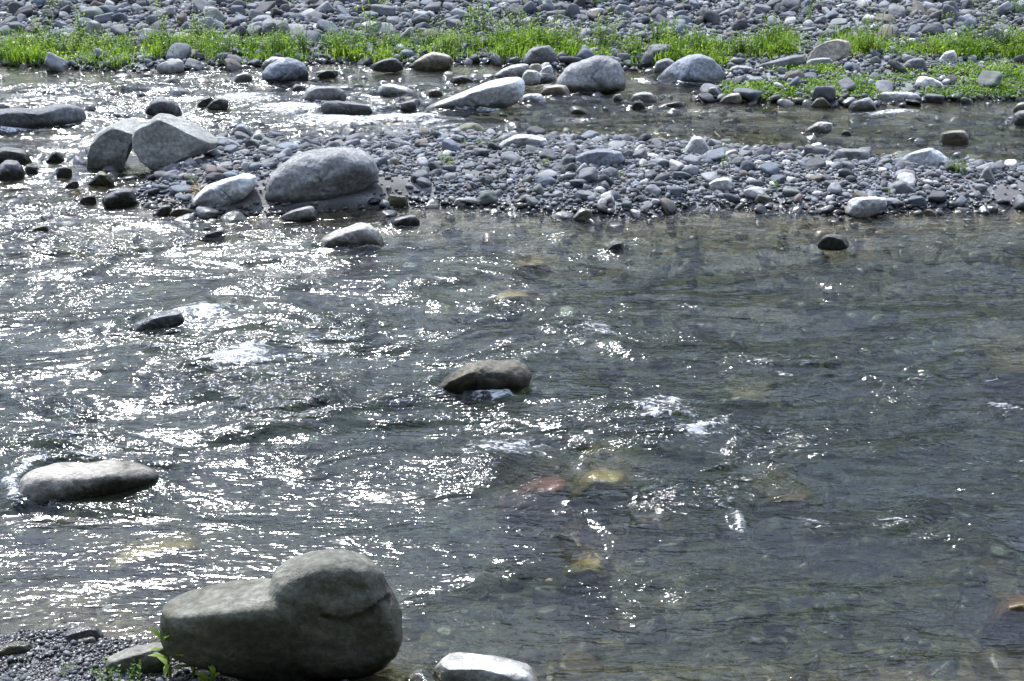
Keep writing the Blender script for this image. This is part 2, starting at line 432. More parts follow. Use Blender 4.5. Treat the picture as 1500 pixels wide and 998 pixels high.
def inflate(pts, base, D, seed, zg=None, sub=5, rough=.035, facet=.5, p=2.25, back=0.0, planes=(), lean=.55):
    """World-space vertices of a rock whose outline is PTS (photo pixels) standing on the ground at pixel BASE."""
    rs = np.random.default_rng(seed)
    P0 = on_ground(*base) if zg is None else at(base[0], base[1], zg)
    pts = np.array(pts, float)
    c = np.array([(pts[:, 0].min() + pts[:, 0].max()) / 2, (pts[:, 1].min() + pts[:, 1].max()) / 2])
    n = -ray(*c); nh = np.array([n[0], n[1], 0]); nh /= np.linalg.norm(nh); n = n * lean + nh * (1 - lean); n /= np.linalg.norm(n)
    P0 = P0 - n * back
    q = []
    for x, y in np.vstack([pts, c]):
        r = ray(x, y); t = ((P0 - CAM) @ n) / (r @ n); q.append(CAM + r * t)
    q = np.array(q); C = q[-1]
    a = np.cross(UPV, n); a /= np.linalg.norm(a); bb = np.cross(n, a)
    A = (q[:-1] - C) @ a; B = (q[:-1] - C) @ bb
    # dense outline -> radius by angle
    A2 = np.append(A, A[0]); B2 = np.append(B, B[0])
    tt = np.linspace(0, 1, 24, endpoint=False)
    la = np.concatenate([A2[i] + (A2[i + 1] - A2[i]) * tt for i in range(len(A))]); lb = np.concatenate([B2[i] + (B2[i + 1] - B2[i]) * tt for i in range(len(A))])
    ph = np.arctan2(lb, la); rr = np.hypot(la, lb)
    o = np.argsort(ph); ph = ph[o]; rr = rr[o]
    grid = np.linspace(-math.pi, math.pi, 361)
    R = np.interp(grid, np.concatenate([ph - 2 * math.pi, ph, ph + 2 * math.pi]), np.tile(rr, 3))
    k = np.array([.08, .22, .4, .22, .08]); k /= k.sum()
    Rp = np.convolve(np.concatenate([R[-6:-1], R, R[1:6]]), k, 'same')[5:-5]
    U, F = ICO[sub]
    m = np.hypot(U[:, 0], U[:, 1]); nn = U[:, 2]
    phi = np.arctan2(U[:, 1], U[:, 0]); Ru = np.interp(phi, grid, Rp)
    qf = (m ** p + np.abs(nn) ** p) ** (-1 / p)
    hw = (A.max() - A.min()) / 2; hh = (B.max() - B.min()) / 2
    depth = D * (hw * hh) ** .5 if D > 0 else -D
    if facet > 0:
        st = rs.bit_generator.state
        f = facet_radius(U, rs, 9, 11, .74, 1.12)
        flat = np.stack([U[:, 0], U[:, 1], 0 * nn], -1) / np.maximum(m, 1e-6)[:, None]
        rs.bit_generator.state = st
        f0 = facet_radius(flat, rs, 9, 11, .74, 1.12)
        fac = (f / f0); fac = 1 + (fac - 1) * facet * (1 - m ** 6) ; fac = np.clip(fac, .6, 1.35)
    else:
        fac = 1.0
    L = np.stack([Ru * qf * m, Ru * qf * m, depth * qf * nn], -1)
    ang = np.stack([np.cos(phi), np.sin(phi), np.ones_like(phi)], -1)
    L = L * ang
    L[:, 2] *= fac
    for (pa, pb, pn, off, soft) in planes:
        v = np.array([pa, pb, pn], float); v /= np.linalg.norm(v)
        s = L @ v; d = off * s.max(); kk = soft * max(hw, hh)
        L = L - v * (np.logaddexp(0, (s - d) / kk) * kk)[:, None]
    size = (hw * hh) ** .5
    nz = fbm3(L / size * 1.6 + seed * 3.7, 5, seed)
    rd = L / np.maximum(np.linalg.norm(L, axis=1, keepdims=True), 1e-6)
    L = L + rd * (nz * rough * size)[:, None]
    Wd = C + L[:, :1] * a + L[:, 1:2] * bb + L[:, 2:] * n
    return Wd, F, P0, hw, depth

def boulder(name, label, pts, col, base=None, D=.8, water=False, zg=None, seed=None, short=None, planes=(), rough=.052, facet=.55, p=2.5, sub=None, footprint=True, lean=.55, tide=None):
    """PTS is an outline, or (x0, x1, top, bottom, preset)."""
    if isinstance(pts[0], (int, float)):
        x0, x1, yt, yb, pr = pts
        rs = random.Random(x0 * 7 + yt)
        pts = [(x0 + (x1 - x0) * (u + rs.uniform(-.02, .02)), yt + (yb - yt) * (v + rs.uniform(-.03, .03))) for u, v in PRESET[pr]]
    P = np.array(pts, float)
    x0, x1 = P[:, 0].min(), P[:, 0].max(); yt, yb = P[:, 1].min(), P[:, 1].max()
    if base is None: base = ((x0 + x1) / 2, yt + (yb - yt) * .80)
    if not planes:
        rp = random.Random(x0 * 13 + yb * 3); planes = [(rp.uniform(-.35, .2), .95, rp.uniform(-.05, .15), rp.uniform(.66, .82), .035), (rp.uniform(-.3, .3), rp.uniform(-.35, 0), .95, rp.uniform(.6, .78), .05)]
    if seed is None: seed = int(x0 * 3 + yt * 5) % 9973 + 1
    if water and zg is None: zg = 0.0
    if sub is None: sub = 5 if (x1 - x0) > 55 else 4
    V, F, P0, hw, dp = inflate(pts, base, D, seed, zg, sub, rough, facet, p, 0.0, planes, lean)
    loc = V.mean(0); loc[2] = P0[2]
    me = make_mesh(name, V - loc, F)
    o = link(name, me, M_BOULDER, loc)
    c = COLS[col] if isinstance(col, str) else col
    if col not in ('white', 'pale'): c = tuple(.86 * q for q in c)
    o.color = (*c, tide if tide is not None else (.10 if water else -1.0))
    tag(o, label, 'boulder')
    xy = V[V[:, 2] > P0[2] - .02] if (V[:, 2] > P0[2] - .02).any() else V
    ctr = (xy.min(0) + xy.max(0)) / 2
    if footprint:
        ROCKS.append((ctr[0], ctr[1], (xy[:, 0].max() - xy[:, 0].min()) / 2, (xy[:, 1].max() - xy[:, 1].min()) / 2, water, short))
    return o

B = boulder
# the split pair at the head of the gravel bar
B('boulder', 'angular grey left half of the split boulder with a pale sunlit top', [(126, 252), (127, 232), (131, 213), (143, 197), (163, 183), (187, 171), (202, 167), (218, 170), (222, 180), (212, 195), (196, 208), (189, 225), (184, 240), (179, 254), (155, 256)], 'green', base=(165, 243), D=.75, zg=0.0, short='the left half of the split boulder', planes=[(-.3, -.15, 1, .54, .02), (.2, .92, .28, .58, .02)], facet=.2, p=2.6)
B('boulder', 'grey green right half of the split boulder with a long sloping right shoulder', [(205, 236), (196, 217), (193, 202), (197, 191), (207, 184), (218, 179), (233, 168), (247, 163), (263, 167), (279, 174), (297, 186), (313, 196), (322, 205), (315, 216), (293, 226), (267, 236), (247, 244), (233, 250), (220, 250)], 'green', base=(245, 246), D=.75, zg=.02, short='the right half of the split boulder', planes=[(-.25, -.05, 1, .56, .02), (.35, .9, .22, .64, .03)], facet=.25, p=2.6)
B('boulder', 'long dark wet boulder lying low in the rapids, cut by the left edge', [(-40, 200), (-38, 170), (0, 161), (20, 159), (42, 160), (58, 159), (77, 155), (93, 148), (107, 147), (117, 151), (123, 162), (128, 176), (112, 184), (83, 190), (50, 196), (20, 202)], 'dark', base=(50, 188), D=.75, water=True, short='the long dark boulder in the rapids', facet=.4, rough=.05)
B('boulder', 'broad smooth grey boulder on the sandy front of the gravel bar', [(388, 290), (390, 272), (397, 257), (409, 243), (427, 231), (452, 221), (480, 216), (508, 216), (533, 222), (548, 233), (555, 250), (553, 264), (532, 276), (500, 290), (460, 301), (425, 304), (402, 300)], 'grey', base=(465, 290), D=.8, short='the broad grey boulder on the bar', planes=[(.25, -.55, .8, .72, .05)], facet=.35, p=2.4)
B('boulder', 'pale wedge shaped boulder half sunk in grey sand beside dry orange grass', [(277, 304), (284, 292), (300, 273), (320, 260), (340, 254), (360, 253), (374, 258), (379, 268), (368, 280), (355, 292), (330, 302), (300, 308)], 'white', base=(325, 297), D=.8, short='the pale wedge boulder', facet=.5)
B('boulder', 'dark grey humped boulder in glittering shallows beside the gravel bar', [(149, 298), (151, 289), (162, 283), (178, 275), (187, 273), (195, 279), (200, 292), (197, 302), (176, 307), (156, 305)], 'dark', D=.85, water=True, base=(175, 298), short='the dark humped boulder')
B('boulder', 'olive brown pointed boulder in front of the split boulder', (128, 169, 250, 270, 'tri'), 'olive', D=.9, water=True, short='the olive pointed boulder')
B('boulder', 'dark round topped boulder at the left edge above a smaller grey one', (-18, 46, 214, 242, 'dome'), 'black', D=.9, water=True, short='the black round boulder')
B('boulder', 'round grey boulder at the left edge with wet glinting base', (-6, 36, 232, 262, 'dome'), 'dark', D=.9, water=True, short='the round grey boulder at the left edge')
B('boulder', 'small dark boulder just right of the round grey one at left edge', (37, 56, 240, 256, 'block'), 'dark', D=.9, water=True)
B('boulder', 'dark pointed boulder standing in rapids left of the split boulder', (66, 97, 219, 238, 'tri'), 'dark', D=.9, water=True, short='the dark pointed boulder')
B('boulder', 'small blocky dark boulder in bright rapids left of the olive boulder', (82, 106, 243, 260, 'block'), 'dark', D=.9, water=True)
B('boulder', 'low dark boulder just below the water glitter left of the humped boulder', (115, 142, 285, 300, 'flat'), 'dark', D=.8, water=True)
B('boulder', 'pale olive boulder alone in the glittering shallows near the left', (36, 73, 327, 348, 'right'), 'olive', D=.85, water=True, short='the pale olive boulder in the glitter')
B('boulder', 'thin dark slab tilted out of the shallows below the gravel bar tip', (288, 330, 336, 352, 'right'), 'dark', D=.7, water=True)
B('boulder', 'small dark wedge in rapids between the olive and dark boulders', (95, 116, 264, 275, 'right'), 'dark', D=.8, water=True)
B('boulder', 'grey dome in rapids behind the right half of the split boulder', (212, 266, 142, 172, 'dome'), 'dark', D=.85, water=True, short='the grey rapids dome')
B('boulder', 'black wet boulder in rapids behind the left half of the split boulder', (157, 202, 160, 178, 'left'), 'black', D=.85, water=True)
B('boulder', 'small black wedge leaning beside a grey one in white water', (289, 314, 141, 155, 'right'), 'black', D=.9, water=True)
B('boulder', 'small grey humped boulder to the right of a black wedge in white water', (303, 335, 142, 159, 'right'), 'mid', D=.9, water=True)
B('boulder', 'bluish tent shaped boulder right of the split boulder', (333, 374, 179, 203, 'tri'), 'blue', D=.8, water=True, short='the bluish tent boulder')
# upstream channel, middle
B('boulder', 'grey dome boulder with a shaded right face in the back channel', [(383, 118), (385, 106), (394, 95), (408, 88), (420, 84), (436, 88), (447, 95), (452, 108), (453, 120), (448, 128), (418, 130), (392, 128)], 'blue', base=(418, 121), D=.8, water=True, short='the blue grey dome boulder', planes=[(.5, -.5, .7, .62, .03)], facet=.3)
B('boulder', 'pale boulder tucked behind the blue grey dome boulder', (381, 437, 81, 106, 'dome'), 'pale', D=.6, zg=.02, base=(409, 99))
B('boulder', 'low whitish boulder awash left of the blue grey dome boulder', (342, 370, 105, 121, 'dome'), 'white', D=.8, water=True)
B('boulder', 'small boulder with pale cap in rapids above the dark flat boulder', (425, 449, 122, 139, 'dome'), 'mid', D=.9, water=True)
B('boulder', 'smooth dark grey boulder in rapids right above a long black one', (441, 508, 122, 153, 'dome'), 'mid', D=.85, water=True, short='the smooth rapids boulder')
B('boulder', 'long black flat wet boulder with white water below it', (468, 545, 147, 170, 'block'), 'black', D=.6, water=True, short='the long black wet boulder')
B('boulder', 'dark humped boulder by calm water right of the blue grey dome', (463, 495, 100, 113, 'right'), 'black', D=.9, water=True)
B('boulder', 'dark grey dome at the far water edge under bright weeds', (543, 591, 84, 103, 'dome'), 'dark', D=.8, water=True, short='the dark waterline dome')
B('boulder', 'pale leaning boulder at the far water edge right of a dark dome', (599, 663, 74, 100, 'right'), 'warm', D=.7, water=True, short='the pale leaning boulder')
B('boulder', 'pale wide boulder among cobbles left of the white slab', (552, 614, 121, 143, 'left'), 'pale', D=.8, water=True, short='the wide pale boulder')
B('boulder', 'black knobbly little boulder splashed by white water', (586, 610, 147, 163, 'block'), 'black', D=.9, water=True)
B('boulder', 'small pale and dark boulder left of the upper white slab', (660, 695, 109, 122, 'left'), 'mid', D=.9, water=True)
B('boulder', 'brownish small boulder just left of the tip of the white slab', (624, 649, 130, 143, 'dome'), 'warm', D=.9, water=True)
B('boulder', 'large white slab boulder tilted up to the right across the channel', [(620, 162), (630, 154), (655, 145), (680, 135), (705, 124), (725, 115), (745, 111), (760, 111), (767, 120), (769, 135), (762, 148), (740, 160), (715, 166), (690, 169), (660, 170), (635, 168)], 'white', base=(695, 161), D=.7, water=True, short='the white slab boulder', planes=[(.1, -.5, .8, .6, .03), (-.2, .95, .1, .7, .03)], facet=.5, rough=.05)
B('boulder', 'smaller pale slab standing behind the white slab boulder', [(722, 112), (735, 102), (752, 94), (764, 91), (774, 95), (775, 108), (766, 116), (745, 120)], 'pale', base=(750, 113), D=.6, zg=.03)
B('boulder', 'egg shaped dark grey boulder against the weeds on the far side', [(765, 92), (768, 81), (778, 71), (792, 64), (804, 66), (813, 76), (817, 90), (812, 97), (795, 100), (775, 99)], 'mid', base=(790, 92), D=.85, short='the egg shaped boulder')
B('boulder', 'largest rounded grey boulder of the far channel with a smooth bulging side', [(813, 128), (817, 116), (827, 101), (840, 88), (856, 80), (872, 79), (890, 83), (905, 91), (914, 105), (918, 121), (915, 132), (895, 139), (865, 143), (838, 142), (820, 137)], 'grey', base=(865, 131), D=.8, zg=.0, water=True, short='the largest rounded boulder', planes=[(-.3, .9, .05, .76, .05)], facet=.3)
B('boulder', 'brown grey wedge boulder leaning at the foot of the largest rounded boulder', [(789, 138), (800, 126), (815, 121), (828, 125), (838, 140), (836, 147), (815, 150), (798, 147)], 'warm', base=(815, 142), D=.8, water=True, seed=5)
B('boulder', 'pale flat stone between the white slab and brown wedge boulder', [(760, 158), (767, 140), (780, 134), (793, 139), (801, 150), (800, 160), (780, 164)], 'pale', base=(781, 156), D=.7, water=True)
B('boulder', 'round greenish stone stacked right of the white slab', (764, 792, 100, 122, 'dome'), 'green', D=.85, zg=.08)
B('boulder', 'light grey stone beside the round greenish stone at the white slab', (787, 811, 94, 116, 'right'), 'pale', D=.85, zg=.08)
B('boulder', 'small brown stone on top between egg shaped and greenish stones', (774, 794, 92, 104, 'dome'), 'warm', D=.85, zg=.12)
B('boulder', 'grey stone low in the gap left of the largest rounded boulder', (783, 815, 105, 122, 'dome'), 'grey', D=.8, zg=.03)
B('boulder', 'small grey boulder at the far water edge left of the egg shaped one', (740, 763, 82, 95, 'right'), 'mid', D=.85, zg=.01)
B('boulder', 'blue grey triangular boulder at the far edge with a white waterline', [(950, 122), (965, 112), (978, 99), (992, 88), (1008, 82), (1028, 80), (1045, 87), (1056, 98), (1065, 112), (1058, 121), (1030, 127), (1000, 128), (970, 127)], 'blue', base=(1005, 120), D=.75, water=True, short='the blue grey triangular boulder', planes=[(-.5, .4, .7, .66, .04), (.5, .2, .8, .7, .04)], facet=.3)
B('boulder', 'rough grey boulder hidden behind the blue grey triangular boulder', (957, 1002, 82, 110, 'left'), 'grey', D=.7, zg=.03)
B('boulder', 'flat topped pale dark boulder right of the blue grey triangular one', (1064, 1106, 95, 111, 'flat'), 'grey', D=.8, zg=.02)
B('boulder', 'long dark log shaped boulder lying on the far bank', [(1106, 101), (1114, 94), (1130, 90), (1150, 84), (1168, 77), (1177, 80), (1182, 90), (1176, 97), (1155, 101), (1130, 106), (1112, 107)], 'dark', base=(1143, 99), D=.8, short='the dark log shaped boulder', facet=.3)
B('boulder', 'big flat faced tan grey slab standing among weeds on the far bank', [(1180, 92), (1187, 78), (1196, 68), (1210, 61), (1228, 58), (1243, 61), (1247, 70), (1240, 83), (1226, 93), (1205, 98), (1188, 98)], 'warm', base=(1213, 91), D=.6, short='the big tan slab', planes=[(-.1, .3, 1, .5, .02)], facet=.3)
B('boulder', 'low flat grey slab at the foot of the big tan slab', (1180, 1222, 83, 99, 'flat'), 'grey', D=.8)
B('boulder', 'dark smooth sloping boulder among the weeds of the far bank', (1317, 1357, 83, 105, 'right'), 'dark', D=.7, short='the dark sloping boulder')
B('boulder', 'pale boulder rising out of weeds right of the dark sloping boulder', (1374, 1402, 72, 92, 'right'), 'pale', D=.8)
B('boulder', 'long low whitish boulder on the waterline of the far bank', [(1271, 148), (1272, 137), (1283, 133), (1305, 135), (1330, 135), (1345, 138), (1349, 144), (1340, 150), (1310, 153), (1285, 152)], 'white', base=(1310, 147), D=.55, zg=.01, short='the long low whitish boulder')
B('boulder', 'speckled grey boulder in water left of the long low whitish one', (1243, 1284, 142, 165, 'dome'), 'grey', D=.85, water=True, short='the speckled grey boulder')
B('boulder', 'white split stone on the gravel of the far bank', (1340, 1384, 110, 130, 'left'), 'white', D=.7, facet=1.0)
B('boulder', 'pale pointed boulder at the tip of the far gravel shore', (1053, 1087, 135, 151, 'right'), 'warm', D=.8, zg=.01)
B('boulder', 'dark tent shaped boulder at the left tip of the far gravel shore', (1028, 1060, 124, 146, 'tri'), 'mid', D=.8, zg=.01)
B('boulder', 'olive stained grey boulder at the far shore waterline', (1185, 1218, 141, 156, 'tri'), 'olive', D=.8, zg=.0)
B('boulder', 'pale dome boulder in the back channel above a small black one', (921, 962, 134, 152, 'dome'), 'pale', D=.8, water=True, short='the pale dome in the back channel')
B('boulder', 'small black wet boulder in front of the pale channel dome', (925, 945, 146, 160, 'dome'), 'black', D=.85, water=True)
B('boulder', 'thin dark flat boulder barely out of the back channel', (958, 1003, 147, 161, 'right'), 'black', D=.7, water=True)
B('boulder', 'small pale boulder in the channel right of the largest rounded boulder', (896, 914, 137, 149, 'dome'), 'pale', D=.85, water=True)
B('boulder', 'pale grey boulder alone midstream in the back channel', [(1177, 193), (1187, 185), (1200, 178), (1212, 176), (1219, 180), (1219, 190), (1210, 199), (1195, 203), (1182, 201)], 'pale', base=(1198, 196), D=.8, water=True, short='the lone pale channel boulder')
B('boulder', 'cream boulder half drowned in the back channel near the right', (1375, 1420, 190, 216, 'block'), 'warm', D=.8, water=True, short='the cream drowned boulder', base=(1398, 208))
B('boulder', 'small round boulder at the right edge under a paler one', (1481, 1520, 160, 184, 'dome'), 'dark', D=.85, water=True, short='the round boulder at the right edge')
B('boulder', 'pale grey boulder at the right edge behind a darker round one', (1484, 1522, 148, 164, 'dome'), 'pale', D=.85, water=True)
B('boulder', 'small dark stone breaking the back channel right of the lone pale boulder', (1231, 1248, 190, 200, 'dome'), 'dark', D=.85, water=True)
# gravel bar
B('boulder', 'brown olive boulder at the back edge of the bar by rapids', (660, 714, 179, 204, 'dome'), 'olive', D=.85, zg=.02, short='the brown olive boulder')
B('boulder', 'light grey stone leaning left of the brown olive boulder', (640, 668, 190, 206, 'right'), 'pale', D=.8, zg=.02)
B('boulder', 'pale grey dome boulder on the back edge of the gravel bar', [(728, 214), (738, 206), (752, 199), (770, 195), (788, 197), (800, 203), (803, 212), (790, 220), (755, 222)], 'pale', base=(766, 213), D=.8, short='the pale dome on the bar')
B('boulder', 'wide dark bluish boulder sunk into the middle of the gravel bar', [(838, 238), (843, 230), (858, 223), (875, 218), (895, 217), (910, 222), (915, 234), (905, 244), (885, 248), (855, 246)], 'blue', base=(877, 240), D=.7, short='the bluish sunk boulder')
B('boulder', 'pale triangular boulder on the back edge of the gravel bar', (998, 1043, 196, 226, 'tri'), 'pale', D=.75, short='the pale triangular boulder')
B('boulder', 'smooth pale blue dome boulder at the back of the bar near the right', [(1314, 244), (1322, 232), (1333, 222), (1347, 215), (1362, 216), (1378, 223), (1390, 234), (1393, 244), (1370, 250), (1335, 250)], (.38, .39, .405), base=(1354, 242), D=.75, short='the pale blue dome')
B('boulder', 'dark grey rounded boulder on the front of the gravel bar', (1294, 1341, 263, 297, 'dome'), 'dark', D=.85, short='the rounded bar boulder')
B('boulder', 'white double boulder at the waterline of the gravel bar', [(1236, 312), (1243, 296), (1253, 287), (1268, 284), (1284, 287), (1298, 291), (1300, 300), (1292, 312), (1272, 320), (1250, 322)], 'white', base=(1268, 313), D=.75, zg=.0, short='the white double boulder', facet=1.0)
B('boulder', 'flat pale grey slab lying on the gravel bar', (1032, 1073, 258, 280, 'right'), 'pale', D=.8, short='the flat pale slab')
B('boulder', 'long grey boulder at the back edge of the bar right of centre', (1220, 1274, 217, 236, 'block'), 'grey', D=.7, short='the long grey boulder')
B('boulder', 'light stone leaning against the long grey boulder on the bar', (1172, 1208, 208, 228, 'right'), 'pale', D=.8)
B('boulder', 'greyish pointed stone on the bar near the right edge', (1433, 1458, 242, 266, 'tri'), 'grey', D=.85)
B('boulder', 'brown stone at the sandy corner of the bar beside broad grey boulder', (568, 598, 283, 304, 'block'), 'olive', D=.85, short='the brown stone at the sandy corner')
B('boulder', 'small white stone on the waterline right of the brown corner stone', (664, 684, 288, 302, 'dome'), 'white', D=.8)
B('boulder', 'white angular stone out in shallow water below the bar', (838, 868, 303, 322, 'right'), 'white', D=.85, water=True, short='the white angular stone')
B('boulder', 'low grey stone in sand in front of the broad grey boulder', (410, 464, 301, 321, 'right'), 'pale', D=.75, water=True)
B('boulder', 'rounded stone at the tip of the bar left of a pale long one', (228, 252, 298, 314, 'right'), 'grey', D=.85, water=True)
B('boulder', 'long pale stone at the tip of the bar below the wedge boulder', (248, 284, 303, 317, 'dome'), 'warm', D=.7, water=True)
# main stream
B('boulder', 'pale pinkish boulder surrounded by shallow water below the gravel bar', [(465, 360), (474, 347), (488, 337), (505, 330), (522, 325), (540, 328), (553, 337), (561, 350), (562, 362), (540, 372), (510, 374), (480, 371)], (.44, .41, .37), base=(513, 361), D=.75, water=True, short='the pale pinkish boulder')
B('boulder', 'small dark flat stone right of the pale pinkish boulder', (572, 615, 314, 334, 'flat'), 'dark', D=.8, water=True)
B('boulder', 'wet dark boulder breaking the water at right with a small splash', (1196, 1244, 342, 364, 'dome'), 'black', D=.8, water=True, short='the wet dark stone with splash')
B('boulder', 'dark little stone with spray in midstream under the gravel bar', (886, 915, 352, 372, 'right'), 'black', D=.8, water=True)
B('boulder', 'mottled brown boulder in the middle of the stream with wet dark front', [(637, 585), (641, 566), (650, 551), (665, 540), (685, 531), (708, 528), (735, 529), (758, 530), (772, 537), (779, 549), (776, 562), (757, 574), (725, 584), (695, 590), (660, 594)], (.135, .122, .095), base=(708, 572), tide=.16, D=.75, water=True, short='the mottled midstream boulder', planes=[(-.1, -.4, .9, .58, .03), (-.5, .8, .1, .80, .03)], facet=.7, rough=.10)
B('boulder', 'grey domed boulder with water sliding over it in the left rapids', (190, 273, 454, 486, 'right'), 'blue', D=.8, water=True, base=(230, 477), short='the overwashed grey boulder')
B('boulder', 'long flat tan grey boulder in the stream at left with pitted top', [(18, 742), (20, 722), (30, 703), (45, 688), (66, 676), (95, 670), (130, 670), (170, 671), (200, 676), (225, 685), (236, 695), (222, 712), (195, 725), (155, 735), (100, 748), (60, 760), (30, 760)], (.36, .335, .295), base=(115, 719), D=.7, water=True, short='the long tan boulder', planes=[(-.05, .97, .1, .62, .04), (.15, -.5, .75, .66, .04)], facet=.3)
B('boulder', 'white angular boulder at the bottom edge with a dark shaded front', [(632, 1000), (634, 983), (648, 969), (663, 961), (682, 962), (715, 968), (750, 973), (775, 980), (787, 992), (788, 1010), (760, 1022), (700, 1026), (650, 1020)], 'white', base=(705, 1006), D=.7, water=True, short='the white bottom boulder', planes=[(-.08, .97, .10, .72, .008), (-.15, -.1, .98, .62, .015), (-.8, .1, .5, .8, .02)], facet=.3, p=3.4, lean=.35)
B('boulder', 'smooth grey olive stone in gravel left of the heart shaped boulder', [(150, 985), (158, 965), (175, 955), (200, 946), (225, 941), (243, 942), (250, 960), (246, 980), (220, 992), (180, 996)], (.24, .235, .20), base=(200, 982), D=.75, short='the olive stone by the heart shaped boulder')
B('boulder', 'flat grey stone on the near shoreline', (92, 152, 917, 940, 'flat'), 'mid', D=.7, zg=.005, short='the flat grey shore stone')
B('boulder', 'small rounded grey stone touching the flat near shore stone', (118, 142, 931, 945, 'dome'), 'grey', D=.85, zg=.01)
B('boulder', 'olive log like stone on the near gravel at the left edge', (-12, 50, 938, 962, 'right'), 'olive', D=.6, zg=.02)
# drowned boulders seen through the water
DROWNED = []
for lab, bx, c, zt in [
    ('yellowish drowned boulder just under the surface below the gravel bar', (748, 808, 366, 390, 'flat'), 'yellow', -.015),
    ('yellow green drowned boulder glowing through the middle of the stream', (718, 784, 416, 440, 'dome'), 'yellow', -.01),
    ('red brown drowned boulder downstream of the white foam patch', (725, 845, 664, 728, 'right'), 'red', .012),
    ('yellow green drowned boulder right of the red brown one', (838, 930, 652, 706, 'dome'), 'yellow', -.02),
    ('round yellow drowned boulder in the lower middle of the stream', (812, 900, 764, 836, 'dome'), 'yellow', -.025),
    ('small pale drowned boulder under a thin line of foam', (915, 970, 735, 772, 'flat'), 'olive', -.04),
    ('long yellow drowned boulder below the long tan boulder', (150, 300, 768, 812, 'right'), 'yellow', -.02),
    ('brown drowned boulder at the right edge low in the stream', (1435, 1530, 826, 902, 'right'), (.24, .16, .09), .02),
    ('pale green drowned boulder to the right in deep midstream', (1060, 1130, 552, 580, 'flat'), 'yellow', -.06),
    ('ochre drowned boulder in the lower right rapids', (1110, 1190, 702, 730, 'flat'), 'warm', -.05),
    ('yellow drowned rock running down from the white double boulder', (1215, 1270, 308, 335, 'left'), 'yellow', -.03),
    ('broad tan drowned boulder at the right edge of deep water', (1440, 1530, 490, 540, 'flat'), 'warm', -.06)]:
    o = B('boulder', lab, bx, tuple(min(.8, 1.5 * q) for q in (COLS[c] if isinstance(c, str) else c)), zg=-.06, D=.9, footprint=False)
    DROWNED.append(((bx[0] + bx[1]) / 2, (bx[2] + bx[3]) / 2, (bx[1] - bx[0]) * .55, (bx[3] - bx[2]) * .6, max(.012, -zt)))
    zmax = max(v.co.z for v in o.data.vertices) + o.location.z
    o.location.z += zt - zmax

